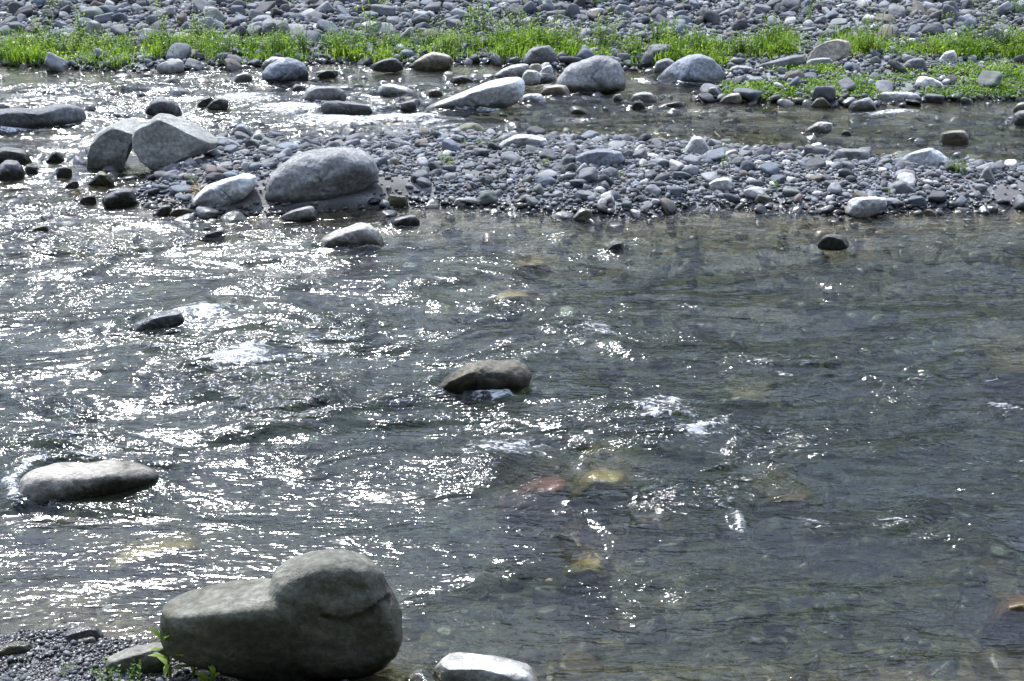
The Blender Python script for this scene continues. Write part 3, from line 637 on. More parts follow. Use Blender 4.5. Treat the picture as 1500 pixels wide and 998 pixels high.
# heart shaped boulder: two lobes grown together
def heart():
    l1 = [(235, 938), (234, 908), (239, 884), (255, 868), (288, 857), (340, 852), (385, 853), (412, 860), (440, 873), (480, 895), (530, 925), (575, 950), (570, 968), (545, 982), (500, 996), (440, 1002), (395, 998), (335, 982), (283, 970), (250, 956)]
    l2 = [(393, 866), (398, 840), (412, 823), (432, 814), (465, 810), (505, 811), (535, 821), (562, 841), (580, 868), (590, 905), (591, 935), (580, 958), (545, 982), (500, 990), (450, 985), (415, 950), (398, 905)]
    Va, Fa, P0, hw, dp = inflate(l1, (415, 984), .62, 31, None, 5, .02, .25, 2.5, 0, [(-.12, .97, .04, .74, .012), (-.05, -.25, .96, .58, .04)], .3)
    Vb, Fb, _, _, _ = inflate(l2, (415, 984), .62, 32, None, 5, .02, .2, 2.5, -.03, [(.05, -.04, .99, .55, .05), (.75, .35, .4, .86, .04), (-.25, .95, .1, .90, .05)], .3)
    V = np.vstack([Va, Vb]); F = np.vstack([Fa, Fb + len(Va)])
    loc = Va.mean(0); loc[2] = P0[2]
    me = make_mesh('boulder', V - loc, F)
    o = link('boulder', me, M_BOULDER, loc)
    m = o.modifiers.new('weld', 'REMESH'); m.mode = 'VOXEL'; m.voxel_size = .011
    s = o.modifiers.new('soften', 'SMOOTH'); s.iterations = 9; s.factor = .5
    dg = bpy.context.evaluated_depsgraph_get(); dg.update()
    me2 = bpy.data.meshes.new_from_object(o.evaluated_get(dg))
    o.modifiers.clear(); o.data = me2; bpy.data.meshes.remove(me)
    me2.name = 'boulder'
    me2.polygons.foreach_set('use_smooth', np.ones(len(me2.polygons), bool))
    if not me2.materials: me2.materials.append(M_BOULDER)
    co = np.empty(len(me2.vertices) * 3, np.float32); me2.vertices.foreach_get('co', co); co = co.reshape(-1, 3)
    nr = np.empty(len(me2.vertices) * 3, np.float32); me2.vertices.foreach_get('normal', nr); nr = nr.reshape(-1, 3)
    strata = np.stack([co[:, 0] * 2.2 + co[:, 2], co[:, 1] * 2.2, co[:, 2] * 7 + co[:, 0] * 2.0], -1)
    chip = np.clip(fbm3(co * 3.1 + 5, 3, 79) - .42, 0, 1)
    co = co + nr * (.009 * fbm3(strata, 5, 77) + .004 * fbm3(co * 9, 4, 78) - .030 * chip)[:, None]
    # worn ledge and scoop on the right hand lobe
    q = project(co + loc); line = [(478, 900), (500, 906), (528, 898), (552, 884), (566, 872)]
    dd = np.full(len(q), 1e9)
    for (ax, ay), (bx_, by_) in zip(line[:-1], line[1:]):
        ex, ey_ = bx_ - ax, by_ - ay; t = np.clip(((q[:, 0] - ax) * ex + (q[:, 1] - ay) * ey_) / (ex * ex + ey_ * ey_), 0, 1)
        dd = np.minimum(dd, np.hypot(q[:, 0] - ax - ex * t, q[:, 1] - ay - ey_ * t))
    front = nr[:, 1] < .1
    below = (q[:, 1] > np.interp(q[:, 0], [l[0] for l in line], [l[1] for l in line])) & (q[:, 0] > 470) & (q[:, 0] < 572)
    carve = .012 * np.exp(-(dd / 7) ** 2) * below + .010 * np.exp(-(dd / 16) ** 2) * below - .006 * np.exp(-(dd / 9) ** 2) * ~below
    scoop = .030 * np.exp(-((q[:, 0] - 428) / 20) ** 2 - ((q[:, 1] - 850) / 17) ** 2) + .020 * np.exp(-((q[:, 0] - 530) / 34) ** 2 - ((q[:, 1] - 862) / 15) ** 2)
    co = co - nr * ((carve + scoop) * front)[:, None]
    me2.vertices.foreach_set('co', np.ascontiguousarray(co, np.float32).ravel()); me2.update()
    o.color = (.135, .132, .108, .40)  # alpha sets how high the painted shade climbs the lower front
    tag(o, 'large heart shaped grey boulder with two smooth lobes on the near shore', 'boulder')
    xy = (V.min(0) + V.max(0)) / 2
    ROCKS.append((xy[0], xy[1], (V[:, 0].max() - V[:, 0].min()) / 2, (V[:, 1].max() - V[:, 1].min()) / 2, True, 'the heart shaped boulder'))
heart()
N_HERO = len(ROCKS)

def rock_mask(X, Y, grow=0.0):
    """True where a point lies inside a boulder's footprint."""
    r = np.zeros(len(X), bool)
    for (x, y, a, b, w, s) in ROCKS:
        r |= ((X - x) / (a * .92 + grow)) ** 2 + ((Y - y) / (b * .85 + grow)) ** 2 < 1
    return r

# ---------------------------------------------------------------- terrain sheet
def axis(fine_lo, fine_hi, step, lo, hi, growth=1.18):
    a = list(np.arange(fine_lo, fine_hi + 1e-6, step))
    s = step; x = a[-1]
    while x < hi: s *= growth; x += s; a.append(x)
    s = step; x = a[0]
    while x > lo: s *= growth; x -= s; a.insert(0, x)
    return np.array(a)

def grid_mesh(xs, ys):
    X, Y = np.meshgrid(xs, ys); nx, ny = len(xs), len(ys)
    i = np.arange(nx * ny).reshape(ny, nx)
    F = np.stack([i[:-1, :-1].ravel(), i[:-1, 1:].ravel(), i[1:, 1:].ravel(), i[1:, :-1].ravel()], -1)
    return X.ravel(), Y.ravel(), F

xs = axis(-11, 11, .06, -700, 700); ys = axis(3.2, 27, .06, -500, 900)
GX, GY, GF = grid_mesh(xs, ys)
GZ, gdb, gdf, gdn = terrain(GX, GY, True)
SANDY = [(440, 302, 110, 9), (350, 294, 50, 11), (505, 288, 60, 13), (1500, 296, 60, 10), (700, 274, 35, 5), (565, 292, 40, 9), (405, 270, 14, 10)]
sand = np.clip(sum(blob(GX, GY, *a) for a in SANDY) * 1.5, 0, 1)
soil = np.clip(sstep(27.5, 30, GY + .8 * noise2(GX * .4, GY * .4, 12)) + sstep(5.1, 4.5, GY + .25 * noise2(GX * 1.1, GY * 1.1, 13)), 0, 1)  # near slope out of view made dark to cut light bounced onto rocks
ground = link('ground', make_mesh('ground', np.stack([GX, GY, GZ], -1), GF, True, None, {'sand': sand, 'soil': soil}), M_GROUND)
tag(ground, 'gravel banks and olive brown bed of the stream', kind='structure')

# ---------------------------------------------------------------- water
def ridged(x, y, seed):
    return 1 - 2 * np.abs(noise2(x, y, seed))

CHOP = [  # rapid, choppy patches: pixel centre, half sizes, gain
    (120, 160, 200, 40, .45), (330, 150, 160, 30, .45), (520, 170, 140, 22, .6), (100, 300, 190, 45, .6), (230, 345, 180, 30, .5), (60, 380, 160, 40, .5),
    (350, 500, 170, 50, 1.0), (150, 600, 180, 45, .8), (480, 590, 180, 60, .9), (700, 620, 190, 55, .9), (880, 500, 140, 45, .8),
    (960, 640, 160, 70, .9), (1100, 760, 120, 60, .8), (1300, 780, 140, 50, .6), (1200, 540, 160, 50, .5), (640, 440, 120, 40, .6),
    (420, 690, 140, 40, .5), (1000, 720, 100, 50, .6), (1400, 640, 120, 40, .5), (1420, 560, 120, 50, .5), (1180, 660, 220, 90, .35), (1330, 400, 150, 40, .25), (900, 175, 160, 14, .4), (20, 720, 60, 50, .7), (720, 850, 130, 40, .35)]
CALM = [(60, 110, 130, 12), (560, 112, 120, 12), (700, 102, 80, 8), (80, 210, 110, 14), (420, 172, 60, 8), (330, 790, 300, 50), (330, 790, 300, 50), (120, 850, 240, 60), (120, 850, 240, 60), (60, 505, 100, 22), (700, 930, 200, 50)]
FOAM = [  # pixel centre, half sizes, gain, turn
    (738, 652, 60, 11, 1.5, .05), (790, 660, 40, 6, .6, 0), (335, 532, 40, 10, 1.1, .2), (372, 520, 26, 10, .9, 0), (470, 522, 70, 8, .85, .25), (290, 462, 40, 9, .8, 0), (340, 480, 70, 14, .62, 0),
    (1082, 775, 11, 22, .85, 0), (1060, 725, 24, 14, .65, 0), (880, 486, 34, 10, .9, .3), (830, 512, 40, 6, .6, .5), (985, 605, 60, 20, .48, .2), (1030, 590, 40, 16, .4, 0), (660, 594, 50, 5, .5, .1), (740, 588, 50, 4, .4, .3),
    (520, 178, 120, 7, 1.0, 0), (600, 184, 70, 6, 1.0, 0), (440, 165, 50, 6, .9, 0), (400, 148, 60, 8, .8, 0), (345, 146, 30, 5, .7, 0), (250, 178, 30, 4, .5, 0),
    (60, 192, 80, 3, 1.0, .35), (110, 180, 30, 3, .8, .4), (170, 150, 90, 8, .55, 0), (60, 140, 80, 8, .5, 0), (345, 205, 30, 4, .8, 0), (560, 165, 40, 5, .9, 0), (1300, 172, 60, 2.5, .8, 0), (1480, 178, 14, 4, .9, 0),
    (905, 360, 24, 8, .6, 0), (1390, 372, 60, 5, .35, 0), (1140, 545, 60, 6, .5, -.35), (985, 125, 35, 1.5, .6, 0), (960, 690, 60, 14, .68, -.4), (1090, 632, 80, 10, .3, 0), (25, 745, 20, 14, .5, 0), (870, 178, 60, 4, .4, 0), (940, 720, 20, 12, .6, -.6),
        (1128, 538, 60, 4.0, .62, -.93), (1225, 590, 50, 5, .7, -.75), (1465, 600, 40, 8, .75, -.6), (1310, 772, 40, 6, .7, -.85), (1180, 768, 40, 7, .7, -.7), (1040, 660, 60, 12, .6, -.9), (905, 455, 40, 5, .6, .5), (560, 560, 60, 8, .5, .3), (610, 700, 60, 8, .5, -.2), (500, 640, 50, 8, .45, .3), (1340, 660, 50, 6, .5, -.6), (700, 850, 40, 8, .4, -.4), (1250, 840, 40, 6, .5, -.7)]

WX = axis(-9.2, 9.2, .022, -80, 80, 1.25)
wy = [4.0]
while wy[-1] < 19.5: wy.append(wy[-1] + .011 + .0014 * max(0, wy[-1] - 5))
WY = np.array(wy)
X, Y, WF = grid_mesh(WX, WY)
bedz = np.empty(len(X))
from math import ceil
for i in range(0, len(X), 200000):
    j = slice(i, i + 200000); bedz[j] = terrain(X[j], Y[j])
depth = np.maximum(-bedz, 0)
for (a, b_, c, d, q) in DROWNED:
    f_ = np.clip(1.5 * blob(X, Y, a, b_, c, d), 0, 1); depth = depth * (1 - f_) + np.minimum(depth, q * .6) * f_
chop = .50 + 0 * X
for (a, b_, c, d, g) in CHOP: chop = chop + g * 1.0 * blob(X, Y, a, b_, c, d)
for (a, b_, c, d) in CALM: chop = chop * (1 - .72 * blob(X, Y, a, b_, c, d))
chop = chop * (.75 + .7 * noise2(X * .9, Y * 1.4, 21))
foam = 0 * X; sure = 0 * X
for (a, b_, c, d, g, r) in FOAM:
    if g >= .9 and b_ > 330: sure = np.maximum(sure, min(1.0, g * .8) * blob(X, Y, a, b_, c * 1.1, d * 1.2, r))
    foam = foam + g * blob(X, Y, a, b_, c * 1.25, d * 1.4, r)
pile = 0 * X
for (a, b_, c, d, g, r) in FOAM:
    if g >= .8: pile = pile + .035 * blob(X, Y, a, b_ - d * .4, c * 1.1, d * 1.3, r)
for (x, y, a, b_, w, s) in ROCKS:
    if not w: continue
    u = (X - x) / a; v = (Y - y) / max(b_, .05)
    near = np.abs(X - x) < 6 * a + .6
    near &= np.abs(Y - y) < 4 * b_ + .6
    k = np.where(near)[0]
    r = np.hypot(u[k], v[k])
    ring = np.exp(-((r - 1.12) / .28) ** 2)
    strength = min(1.0, a / .3)
    pile[k] += .038 * strength * ring * np.clip(-u[k] + .1, 0, 1)
    wake = np.exp(-(np.abs(np.abs(v[k]) - .9 - .35 * np.maximum(u[k], 0)) / .3) ** 2) * (u[k] > -.4) * np.exp(-np.maximum(u[k], 0) / 2.6)
    pile[k] += .022 * strength * wake
    chop[k] += .55 * strength * (wake + .6 * ring)
    foam[k] += strength * (.36 * ring * (.6 - .6 * u[k]) + .42 * wake)
for (a, b_, c, d) in [(330, 800, 300, 60), (100, 860, 240, 60), (700, 940, 300, 50)]:
    q_ = .8 * blob(X, Y, a, b_, c, d); chop = chop * (1 - q_); pile = pile * (1 - .6 * q_)
chop = 1.5 * np.tanh(np.clip(chop, .05, 3) / 1.5)
shal = sstep(.0, .12, depth)
# flow warped coordinates
wx = X + .42 * noise2(X * .55, Y * .9, 31) + .16 * noise2(X * 1.7, Y * 2.3, 32)
wyv = Y + .30 * noise2(X * .5 + 9, Y * .8, 33) + .12 * noise2(X * 1.5, Y * 2.2, 34)
ca, sa = math.cos(.12), math.sin(.12)
fx = wx * ca + wyv * sa; fy = -wx * sa + wyv * ca
hl = .062 * noise2(fx * .55, fy * 1.9, 41) + .024 * noise2(fx * 1.0, fy * 3.9, 46)
h = .018 * ridged(fx * 1.1, fy * 3.7, 42)
h += .020 * ridged(fx * 1.7 + .4 * fy, fy * 6.4 - .6 * fx, 43)
h += .0085 * ridged(fx * 4.4 - 1.2 * fy, fy * 11.0 + 1.6 * fx, 44)
h += .0032 * noise2(fx * 11 + 3 * fy, fy * 20, 45)
gust = sstep(-.22, .42, noise2(fx * 1.0 + .8 * fy, fy * 3.3 - .4 * fx, 81) + .55 * noise2(fx * 3.4 - fy, fy * 6.5 + fx, 82))
chop_s = chop * (.22 + 1.15 * gust)
h = h * (.55 + .6 * gust)
zw = (hl * (.30 + 1.1 * chop) + h * chop) * (.25 + .75 * shal) + pile * shal; h = h + hl
streak = np.clip(ridged(fx * 2.0 + .6 * fy, fy * 4.2, 61), 0, 1) ** 4 * (.4 + .9 * np.clip(noise2(X * 1.1, Y * 1.6, 62) + .4, 0, 1))
streak2 = np.clip(ridged(fx * 4.1 - 1.7 * fy, fy * 7.0 + .8 * fx, 63), 0, 1) ** 5
foam = foam + np.clip(chop - .60, 0, 1) * (1.1 * streak + .9 * streak2 * np.clip(.4 + 1.3 * noise2(X * 1.3, Y * 2.0, 64), 0, 1))
foam = np.clip(foam, 0, 1.3)
crest = np.clip((h - .03) / .04, -1, 1)
foam = np.clip(np.maximum(foam * (.75 + .35 * crest), sure * (.8 + .35 * noise2(X * 5, Y * 7, 66))), 0, 1)
zw = zw + foam * (.010 * np.abs(noise2(X * 17, Y * 22, 51)) + .006 * np.abs(noise2(X * 34, Y * 40, 52)))
water = link('water', make_mesh('water', np.stack([X, Y, zw], -1), WF, True, None, {'depth': depth, 'chop': chop_s, 'foam': foam}), M_WATER)
tag(water, 'clear shallow rippling stream water with white foam', kind='structure')

# ---------------------------------------------------------------- stones
LIB_RS = np.random.default_rng(5)
def stone_shape(kind, sub, rs):
    U, F = ICO[sub]
    if kind == 'round': r = facet_radius(U, rs, 12, 7, .86, 1.05)
    elif kind == 'blocky': r = facet_radius(U, rs, 9, 16, .70, 1.05)
    else: r = facet_radius(U, rs, 11, 10, .78, 1.08)
    V = U * r[:, None]
    V = V + U * (fbm3(V * 1.7 + rs.uniform(0, 50), 3, int(rs.integers(999))) * .07)[:, None]
    V /= np.abs(V).max(0)
    return V, F
KINDS = ['round', 'worn', 'blocky', 'worn', 'blocky', 'worn', 'blocky', 'round', 'worn', 'blocky', 'round', 'worn', 'blocky', 'worn', 'blocky', 'worn']
seeds = LIB_RS.integers(1, 9999, len(KINDS))
LIB = {s: [stone_shape(k, s, np.random.default_rng(int(sd))) for k, sd in zip(KINDS, seeds)] for s in (1, 2, 3)}

PAL = [('pale grey', (.27, .275, .285), .17), ('grey', (.165, .17, .18), .26), ('dark grey', (.085, .087, .093), .20), ('bluish grey', (.15, .172, .20), .16),
       ('greenish grey', (.15, .17, .15), .06), ('brownish grey', (.185, .165, .14), .045), ('whitish', (.50, .49, .47), .06), ('reddish grey', (.165, .135, .125), .02)]
PALW = np.array([p[2] for p in PAL]); PALW /= PALW.sum()

class Stones:
    def __init__(self): self.x = []; self.y = []; self.z = []; self.a = []; self.b = []; self.c = []; self.rot = []; self.tilt = []; self.var = []; self.col = []; self.rgb = []; self.zone = []
    def add(self, x, y, z, a, b, c, rot, tilt, var, col, rgb, zone):
        for k, v in zip('x y z a b c rot tilt var col rgb zone'.split(), (x, y, z, a, b, c, rot, tilt, var, col, rgb, zone)): getattr(self, k).append(v)
ST = Stones()
CELL = .25
OCC = {}
def free(x, y, r, f):
    i, j = int(math.floor(x / CELL)), int(math.floor(y / CELL))
    n = 2
    for ii in range(i - n, i + n + 1):
        for jj in range(j - n, j + n + 1):
            for (xx, yy, rr) in OCC.get((ii, jj), ()):
                if (xx - x) ** 2 + (yy - y) ** 2 < (f * (r + rr)) ** 2: return False
    OCC.setdefault((i, j), []).append((x, y, r)); return True

def scatter(zone, X, Y, sizes, zfun, f=.72, occupy=True, sink=.30, flat=(.42, .75), dark=1.0, pal=None, tilt=.3):
    """Largest first; sizes are half lengths."""
    o = np.argsort(-sizes); X, Y, sizes = X[o], Y[o], sizes[o]
    Z = zfun(X, Y)
    bad = rock_mask(X, Y, 0.0) | (blob(X, Y, 199, 244, 16, 12) > .4)
    n = len(X)
    bq = RNG.uniform(.62, .95, n); cq = RNG.uniform(*flat, n); rot = RNG.uniform(0, 6.283, n); tl = RNG.normal(0, tilt, (n, 2)); var = RNG.integers(0, len(KINDS), n)
    ci = RNG.choice(len(PAL), n, p=PALW if pal is None else pal); jit = RNG.uniform(.70, 1.15, n)
    cnt = 0
    for i in range(n):
        if bad[i]: continue
        a = sizes[i]
        if occupy and not free(X[i], Y[i], a * (1 + bq[i]) / 2, f): continue
        c = a * cq[i]
        rgb = np.array(PAL[ci[i]][1]) * jit[i] * dark * .74
        ST.add(X[i], Y[i], Z[i] + c * (1 - 2 * sink), a, a * bq[i], c, rot[i], tl[i], var[i], ci[i], rgb, zone); cnt += 1
    return cnt

def cloud(n, x0, x1, y0, y1): return RNG.uniform(x0, x1, n), RNG.uniform(y0, y1, n)
def powsize(n, lo, hi, k):
    u = RNG.uniform(0, 1, n); return (lo ** -k + u * (hi ** -k - lo ** -k)) ** (-1 / k)
def keep(X, Y, m): return X[m], Y[m]

BASE = [(-20, 88), (60, 86), (150, 84), (260, 80), (350, 79), (430, 83), (520, 86), (600, 80), (700, 80), (760, 77), (850, 78), (950, 83), (1060, 88), (1110, 80), (1160, 76), (1255, 78), (1300, 80), (1400, 84), (1520, 86)]
# gravel bar
X, Y = cloud(36000, -5.6, 9.5, 11.9, 16.2)
db, df, dn = terrain_parts(X, Y); s_ = np.clip(sum(blob(X, Y, *a) for a in SANDY) * 1.6, 0, 1); X, Y = keep(X, Y, (db > -.10) & (RNG.uniform(size=len(X)) > s_ * .93))
scatter('bar', X, Y, powsize(len(X), .018, .125, 2.4), terrain, f=.54, flat=(.36, .68))
X, Y = cloud(26000, -5.6, 9.5, 11.9, 16.2)
db, df, dn = terrain_parts(X, Y)
s_ = np.clip(sum(blob(X, Y, *a) for a in SANDY) * 1.5, 0, 1)
X, Y = keep(X, Y, (db > -.05) & (RNG.uniform(size=len(X)) > s_ * .75))
scatter('bar', X, Y, powsize(len(X), .012, .032, 1.5), lambda a, b: terrain(a, b) + .004, occupy=False)
# far bank
X, Y = cloud(40000, -11.5, 11.5, 15.0, 28.5)
db, df, dn = terrain_parts(X, Y)
shore_gravel = (X > 2.6) & (df < 2.2)
lo_band = np.clip(df / 2.0, .0, 1)
m = (df > -.12) & ~(shore_gravel & (RNG.uniform(size=len(X)) < .8))
X, Y, lo_band = X[m], Y[m], lo_band[m]
sz = powsize(len(X), .036, .20, 2.2)
bp_ = project(np.stack([X, Y, terrain(X, Y)], -1)); ey = np.interp(bp_[:, 0], [b[0] for b in BASE], [b[1] for b in BASE])
inrow = (bp_[:, 1] > ey - 20) & (bp_[:, 1] < ey + 3)
sz = np.where(inrow, np.minimum(sz, .09), sz)
scatter('bank', X, Y, sz, terrain, f=.54, sink=.25, tilt=.45, flat=(.36, .7), dark=.9)
X, Y = cloud(30000, -11.5, 11.5, 15.0, 28.5)
db, df, dn = terrain_parts(X, Y)
X, Y = keep(X, Y, (df > -.06))
scatter('bank', X, Y, powsize(len(X), .022, .06, 1.2), lambda a, b: terrain(a, b) + .01, occupy=False, sink=.2)
# stones standing in the back channel and in the shallow rapids
CH = [(160, 130, 120, 10, 60), (330, 120, 80, 10, 20), (60, 150, 70, 8, 12), (540, 132, 60, 10, 40), (600, 150, 40, 8, 25), (480, 200, 70, 10, 40), (340, 190, 60, 8, 25), (250, 120, 100, 10, 20), (130, 235, 50, 12, 30),
      (60, 320, 40, 25, 30), (220, 270, 40, 14, 20), (690, 120, 30, 8, 20), (920, 148, 50, 8, 16), (1020, 140, 30, 6, 12), (560, 205, 60, 6, 30), (500, 108, 40, 6, 14), (700, 190, 60, 5, 10), (1330, 205, 60, 4, 8), (860, 145, 60, 4, 8), (280, 330, 60, 12, 14)]
bx, by, bs = [], [], []
for (a, b_, c, d, n) in CH:
    for _ in range(int(n * 1.3)):
        p = at(a + random.gauss(0, c * .7), b_ + random.gauss(0, d * .7)); bx.append(p[0]); by.append(p[1]); bs.append(random.uniform(.05, .05 + .10 * random.random()))
bx, by, bs = map(np.array, (bx, by, bs))
scatter('channel', bx, by, bs, lambda a, b: np.maximum(terrain(a, b), -.045 + RNG.uniform(-.02, .02, len(a))) * 1.0, f=.8, sink=.42, dark=1.05)
# stones along the water edges
X, Y = cloud(30000, -9, 9, 11.5, 19)
db, df, dn = terrain_parts(X, Y); d = np.maximum(db, df)
X, Y = keep(X, Y, (d > -.30) & (d < .05) & (RNG.uniform(size=len(X)) < np.exp(np.minimum(d, 0) / .12)))
scatter('edge', X, Y, powsize(len(X), .03, .12, 1.8), terrain, f=.7, sink=.3)
# near gravel
X, Y = cloud(30000, -2.9, -.3, 5.2, 6.5)
db, df, dn = terrain_parts(X, Y); X, Y = keep(X, Y, dn > -.08)
scatter('shore', X, Y, powsize(len(X), .0055, .024, 2.2), terrain, f=.58)
X, Y = cloud(9000, -.4, 3, 5.0, 5.75)
db, df, dn = terrain_parts(X, Y); X, Y = keep(X, Y, dn > -.05)
scatter('shore', X, Y, powsize(len(X), .008, .03, 1.6), terrain, f=.62)
# bed
X, Y = cloud(5200, -8.5, 8.5, 5.2, 17.5)
db, df, dn = terrain_parts(X, Y); d = np.maximum(np.maximum(db, df), dn)
X, Y = keep(X, Y, d < -.1)
n0 = len(ST.x)
scatter('bed', X, Y, powsize(len(X), .04, .15, 2.0), terrain, f=.56, sink=.36, dark=1.75)
A = {k: np.array(getattr(ST, k)) for k in 'x y z a b c rot tilt var col rgb zone'.split()}
isbed = A['zone'] == 'bed'
tint = np.array([[.95, .82, .48], [1.2, .95, .5], [.8, .8, .6]])[RNG.integers(0, 3, len(isbed))]
A['rgb'] = np.where(isbed[:, None], A['rgb'] * tint, A['rgb'])
tops = A['z'] + A['c']
A['z'] = np.where(isbed & (tops > -.03), A['z'] - (tops + .03), A['z'])

def rotmats(rot, tilt):
    n = len(rot); cz, sz_ = np.cos(rot), np.sin(rot)
    Rz = np.zeros((n, 3, 3)); Rz[:, 0, 0] = cz; Rz[:, 0, 1] = -sz_; Rz[:, 1, 0] = sz_; Rz[:, 1, 1] = cz; Rz[:, 2, 2] = 1
    cx, sx = np.cos(tilt[:, 0]), np.sin(tilt[:, 0]); cy, sy = np.cos(tilt[:, 1]), np.sin(tilt[:, 1])
    Rx = np.zeros((n, 3, 3)); Rx[:, 0, 0] = 1; Rx[:, 1, 1] = cx; Rx[:, 1, 2] = -sx; Rx[:, 2, 1] = sx; Rx[:, 2, 2] = cx
    Ry = np.zeros((n, 3, 3)); Ry[:, 1, 1] = 1; Ry[:, 0, 0] = cy; Ry[:, 0, 2] = sy; Ry[:, 2, 0] = -sy; Ry[:, 2, 2] = cy
    return Rx @ Ry @ Rz
A['R'] = rotmats(A['rot'], A['tilt'])

# the cobbles that show largest become things of their own
pr = project(np.stack([A['x'], A['y'], A['z']], -1))
show = A['a'] * np.sqrt((A['b'] * A['c']) / A['a'] ** 2) / pr[:, 2]
inview = (pr[:, 0] > 5) & (pr[:, 0] < 1495) & (pr[:, 1] > 3) & (pr[:, 1] < 990) & (tops > .02) & ~isbed
BAND = lambda px, py: (py > 50) & (py < 92)
score = np.where(inview, show, 0) * np.where(BAND(pr[:, 0], pr[:, 1]), .6, 1)
single = np.argsort(-score)[:290]
rest = np.setdiff1d(np.arange(len(score)), single)

def merged(name, idx, sub_of):
    VV, FF, CC = [], [], []; off = 0
    subs = sub_of(idx)
    for s in (1, 2, 3):
        for v in range(len(KINDS)):
            k = idx[(subs == s) & (A['var'][idx] == v)]
            if not len(k): continue
            U, F = LIB[s][v]
            sc = np.stack([A['a'][k], A['b'][k], A['c'][k]], -1)
            P = np.einsum('nij,nvj->nvi', A['R'][k], U[None] * sc[:, None, :]) + np.stack([A['x'][k], A['y'][k], A['z'][k]], -1)[:, None, :]
            VV.append(P.reshape(-1, 3)); FF.append((F[None] + (np.arange(len(k)) * len(U))[:, None, None]).reshape(-1, 3) + off)
            CC.append(np.repeat(np.concatenate([A['rgb'][k], np.ones((len(k), 1))], 1), len(U), 0)); off += len(k) * len(U)
    return link(name, make_mesh(name, np.vstack(VV), np.vstack(FF), True, np.vstack(CC)), M_PEBBLE)

subf = lambda idx: np.where(A['a'][idx] / pr[idx, 2] * FPX > 9, 2, 1)
zr = A['zone'][rest]
tag(merged('pebbles', rest[zr == 'bar'], subf), 'loose grey pebbles covering the gravel bar', 'pebbles', kind='stuff')
tag(merged('rubble', rest[zr == 'bank'], subf), 'grey cobble rubble covering the far bank', 'rubble', kind='stuff')
tag(merged('channel_stones', rest[(zr == 'channel') | (zr == 'edge')], subf), 'small wet stones along the water edges and in rapids', 'stones', kind='stuff')
tag(merged('shore_gravel', rest[zr == 'shore'], subf), 'fine grey gravel of the near shore', 'gravel', kind='stuff')
tag(merged('riverbed_stones', rest[zr == 'bed'], subf), 'olive brown stones lying on the bed under water', 'stones', kind='stuff')

# ---- labels that single out
LAND = [(x, y, s) for (x, y, a, b, w, s) in ROCKS if s]
LXY = np.array([(x, y) for x, y, s in LAND]); LPX = project(np.concatenate([LXY, np.zeros((len(LXY), 1))], 1))
def relation(px, py):
    d = np.hypot((LPX[:, 0] - px), (LPX[:, 1] - py) * 2.4)
    out = []
    for k in np.argsort(d)[:3]:
        dx = px - LPX[k, 0]; dy = (py - LPX[k, 1]) * 2.4
        if abs(dx) > abs(dy) * 1.2: rel = ('right of' if dx > 0 else 'left of')
        else: rel = ('in front of' if dy > 0 else 'behind')
        far = d[k]
        out.append(((('close ' if far < 70 else '') + rel) if far < 170 else 'far ' + rel, LAND[k][2], far))
    return out
ORD = ['first', 'second', 'third', 'fourth', 'fifth', 'sixth', 'seventh', 'eighth', 'ninth', 'tenth', 'eleventh', 'twelfth']
def resolve(items, noun_of):
    """items: dicts with px, py, size and a list of ever longer phrases; returns unique labels."""
    lab = [it['opts'][0] for it in items]
    for lev in range(1, max(len(it['opts']) for it in items)):
        cnt = {}
        for l in lab: cnt[l] = cnt.get(l, 0) + 1
        for i, it in enumerate(items):
            if cnt[lab[i]] > 1 and lev < len(it['opts']): lab[i] = it['opts'][lev]
    gr = {}
    for i, l in enumerate(lab): gr.setdefault(l, []).append(i)
    for l, ii in gr.items():
        if len(ii) < 2: continue
        ii.sort(key=lambda i: items[i]['px'])
        for n, i in enumerate(ii):
            if len(ii) == 2: w = ('left one', 'right one')[n]
            else: w = ('leftmost' if n == 0 else 'rightmost' if n == len(ii) - 1 else ORD[min(n, 11)] + ' from left')
            lab[i] = l + ', ' + w
    lab = [l if len(l.replace(',', ' ').split()) <= 16 else l.replace('close ', '').replace('the ', '') for l in lab]
    return lab

ZN = {'bar': 'on the gravel bar', 'bank': 'on the far bank', 'channel': 'in the rapids', 'edge': 'at the water edge', 'shore': 'on the near shore'}
items = []
for i in single:
    sh = 'flat' if A['c'][i] / A['a'][i] < .52 else 'long' if A['b'][i] / A['a'][i] < .7 else KINDS[A['var'][i]].replace('worn', 'smooth')
    col = PAL[A['col'][i]][0]
    px_ = pr[i, 0] ; py_ = pr[i, 1]
    rl = relation(px_, py_)
    size = A['a'][i] * 2
    szw = 'big ' if size > .42 else 'small ' if size < .24 else ''
    base = f'{col} {sh} cobble'
    items.append(dict(px=px_, py=py_, opts=[f'{base} {rl[0][0]} {rl[0][1]}', f'{szw}{base} {rl[0][0]} {rl[0][1]}']))
labs = resolve(items, None)
COB = {}
for i, lab in zip(single, labs):
    v = int(A['var'][i])
    if v not in COB:
        me = make_mesh('cobble', *LIB[3][v]); me.materials.append(M_COBBLE); COB[v] = link('cobble', me); o = COB[v]
    else:
        o = COB[v].copy(); COL.objects.link(o)
    o.matrix_world = Matrix.Translation((A['x'][i], A['y'][i], A['z'][i])) @ Matrix(A['R'][i].tolist()).to_4x4() @ Matrix.Diagonal((A['a'][i], A['b'][i], A['c'][i], 1))
    o.color = (*A['rgb'][i], 1)
    tag(o, lab, 'cobble', 'loose cobbles ' + ZN[A['zone'][i]])

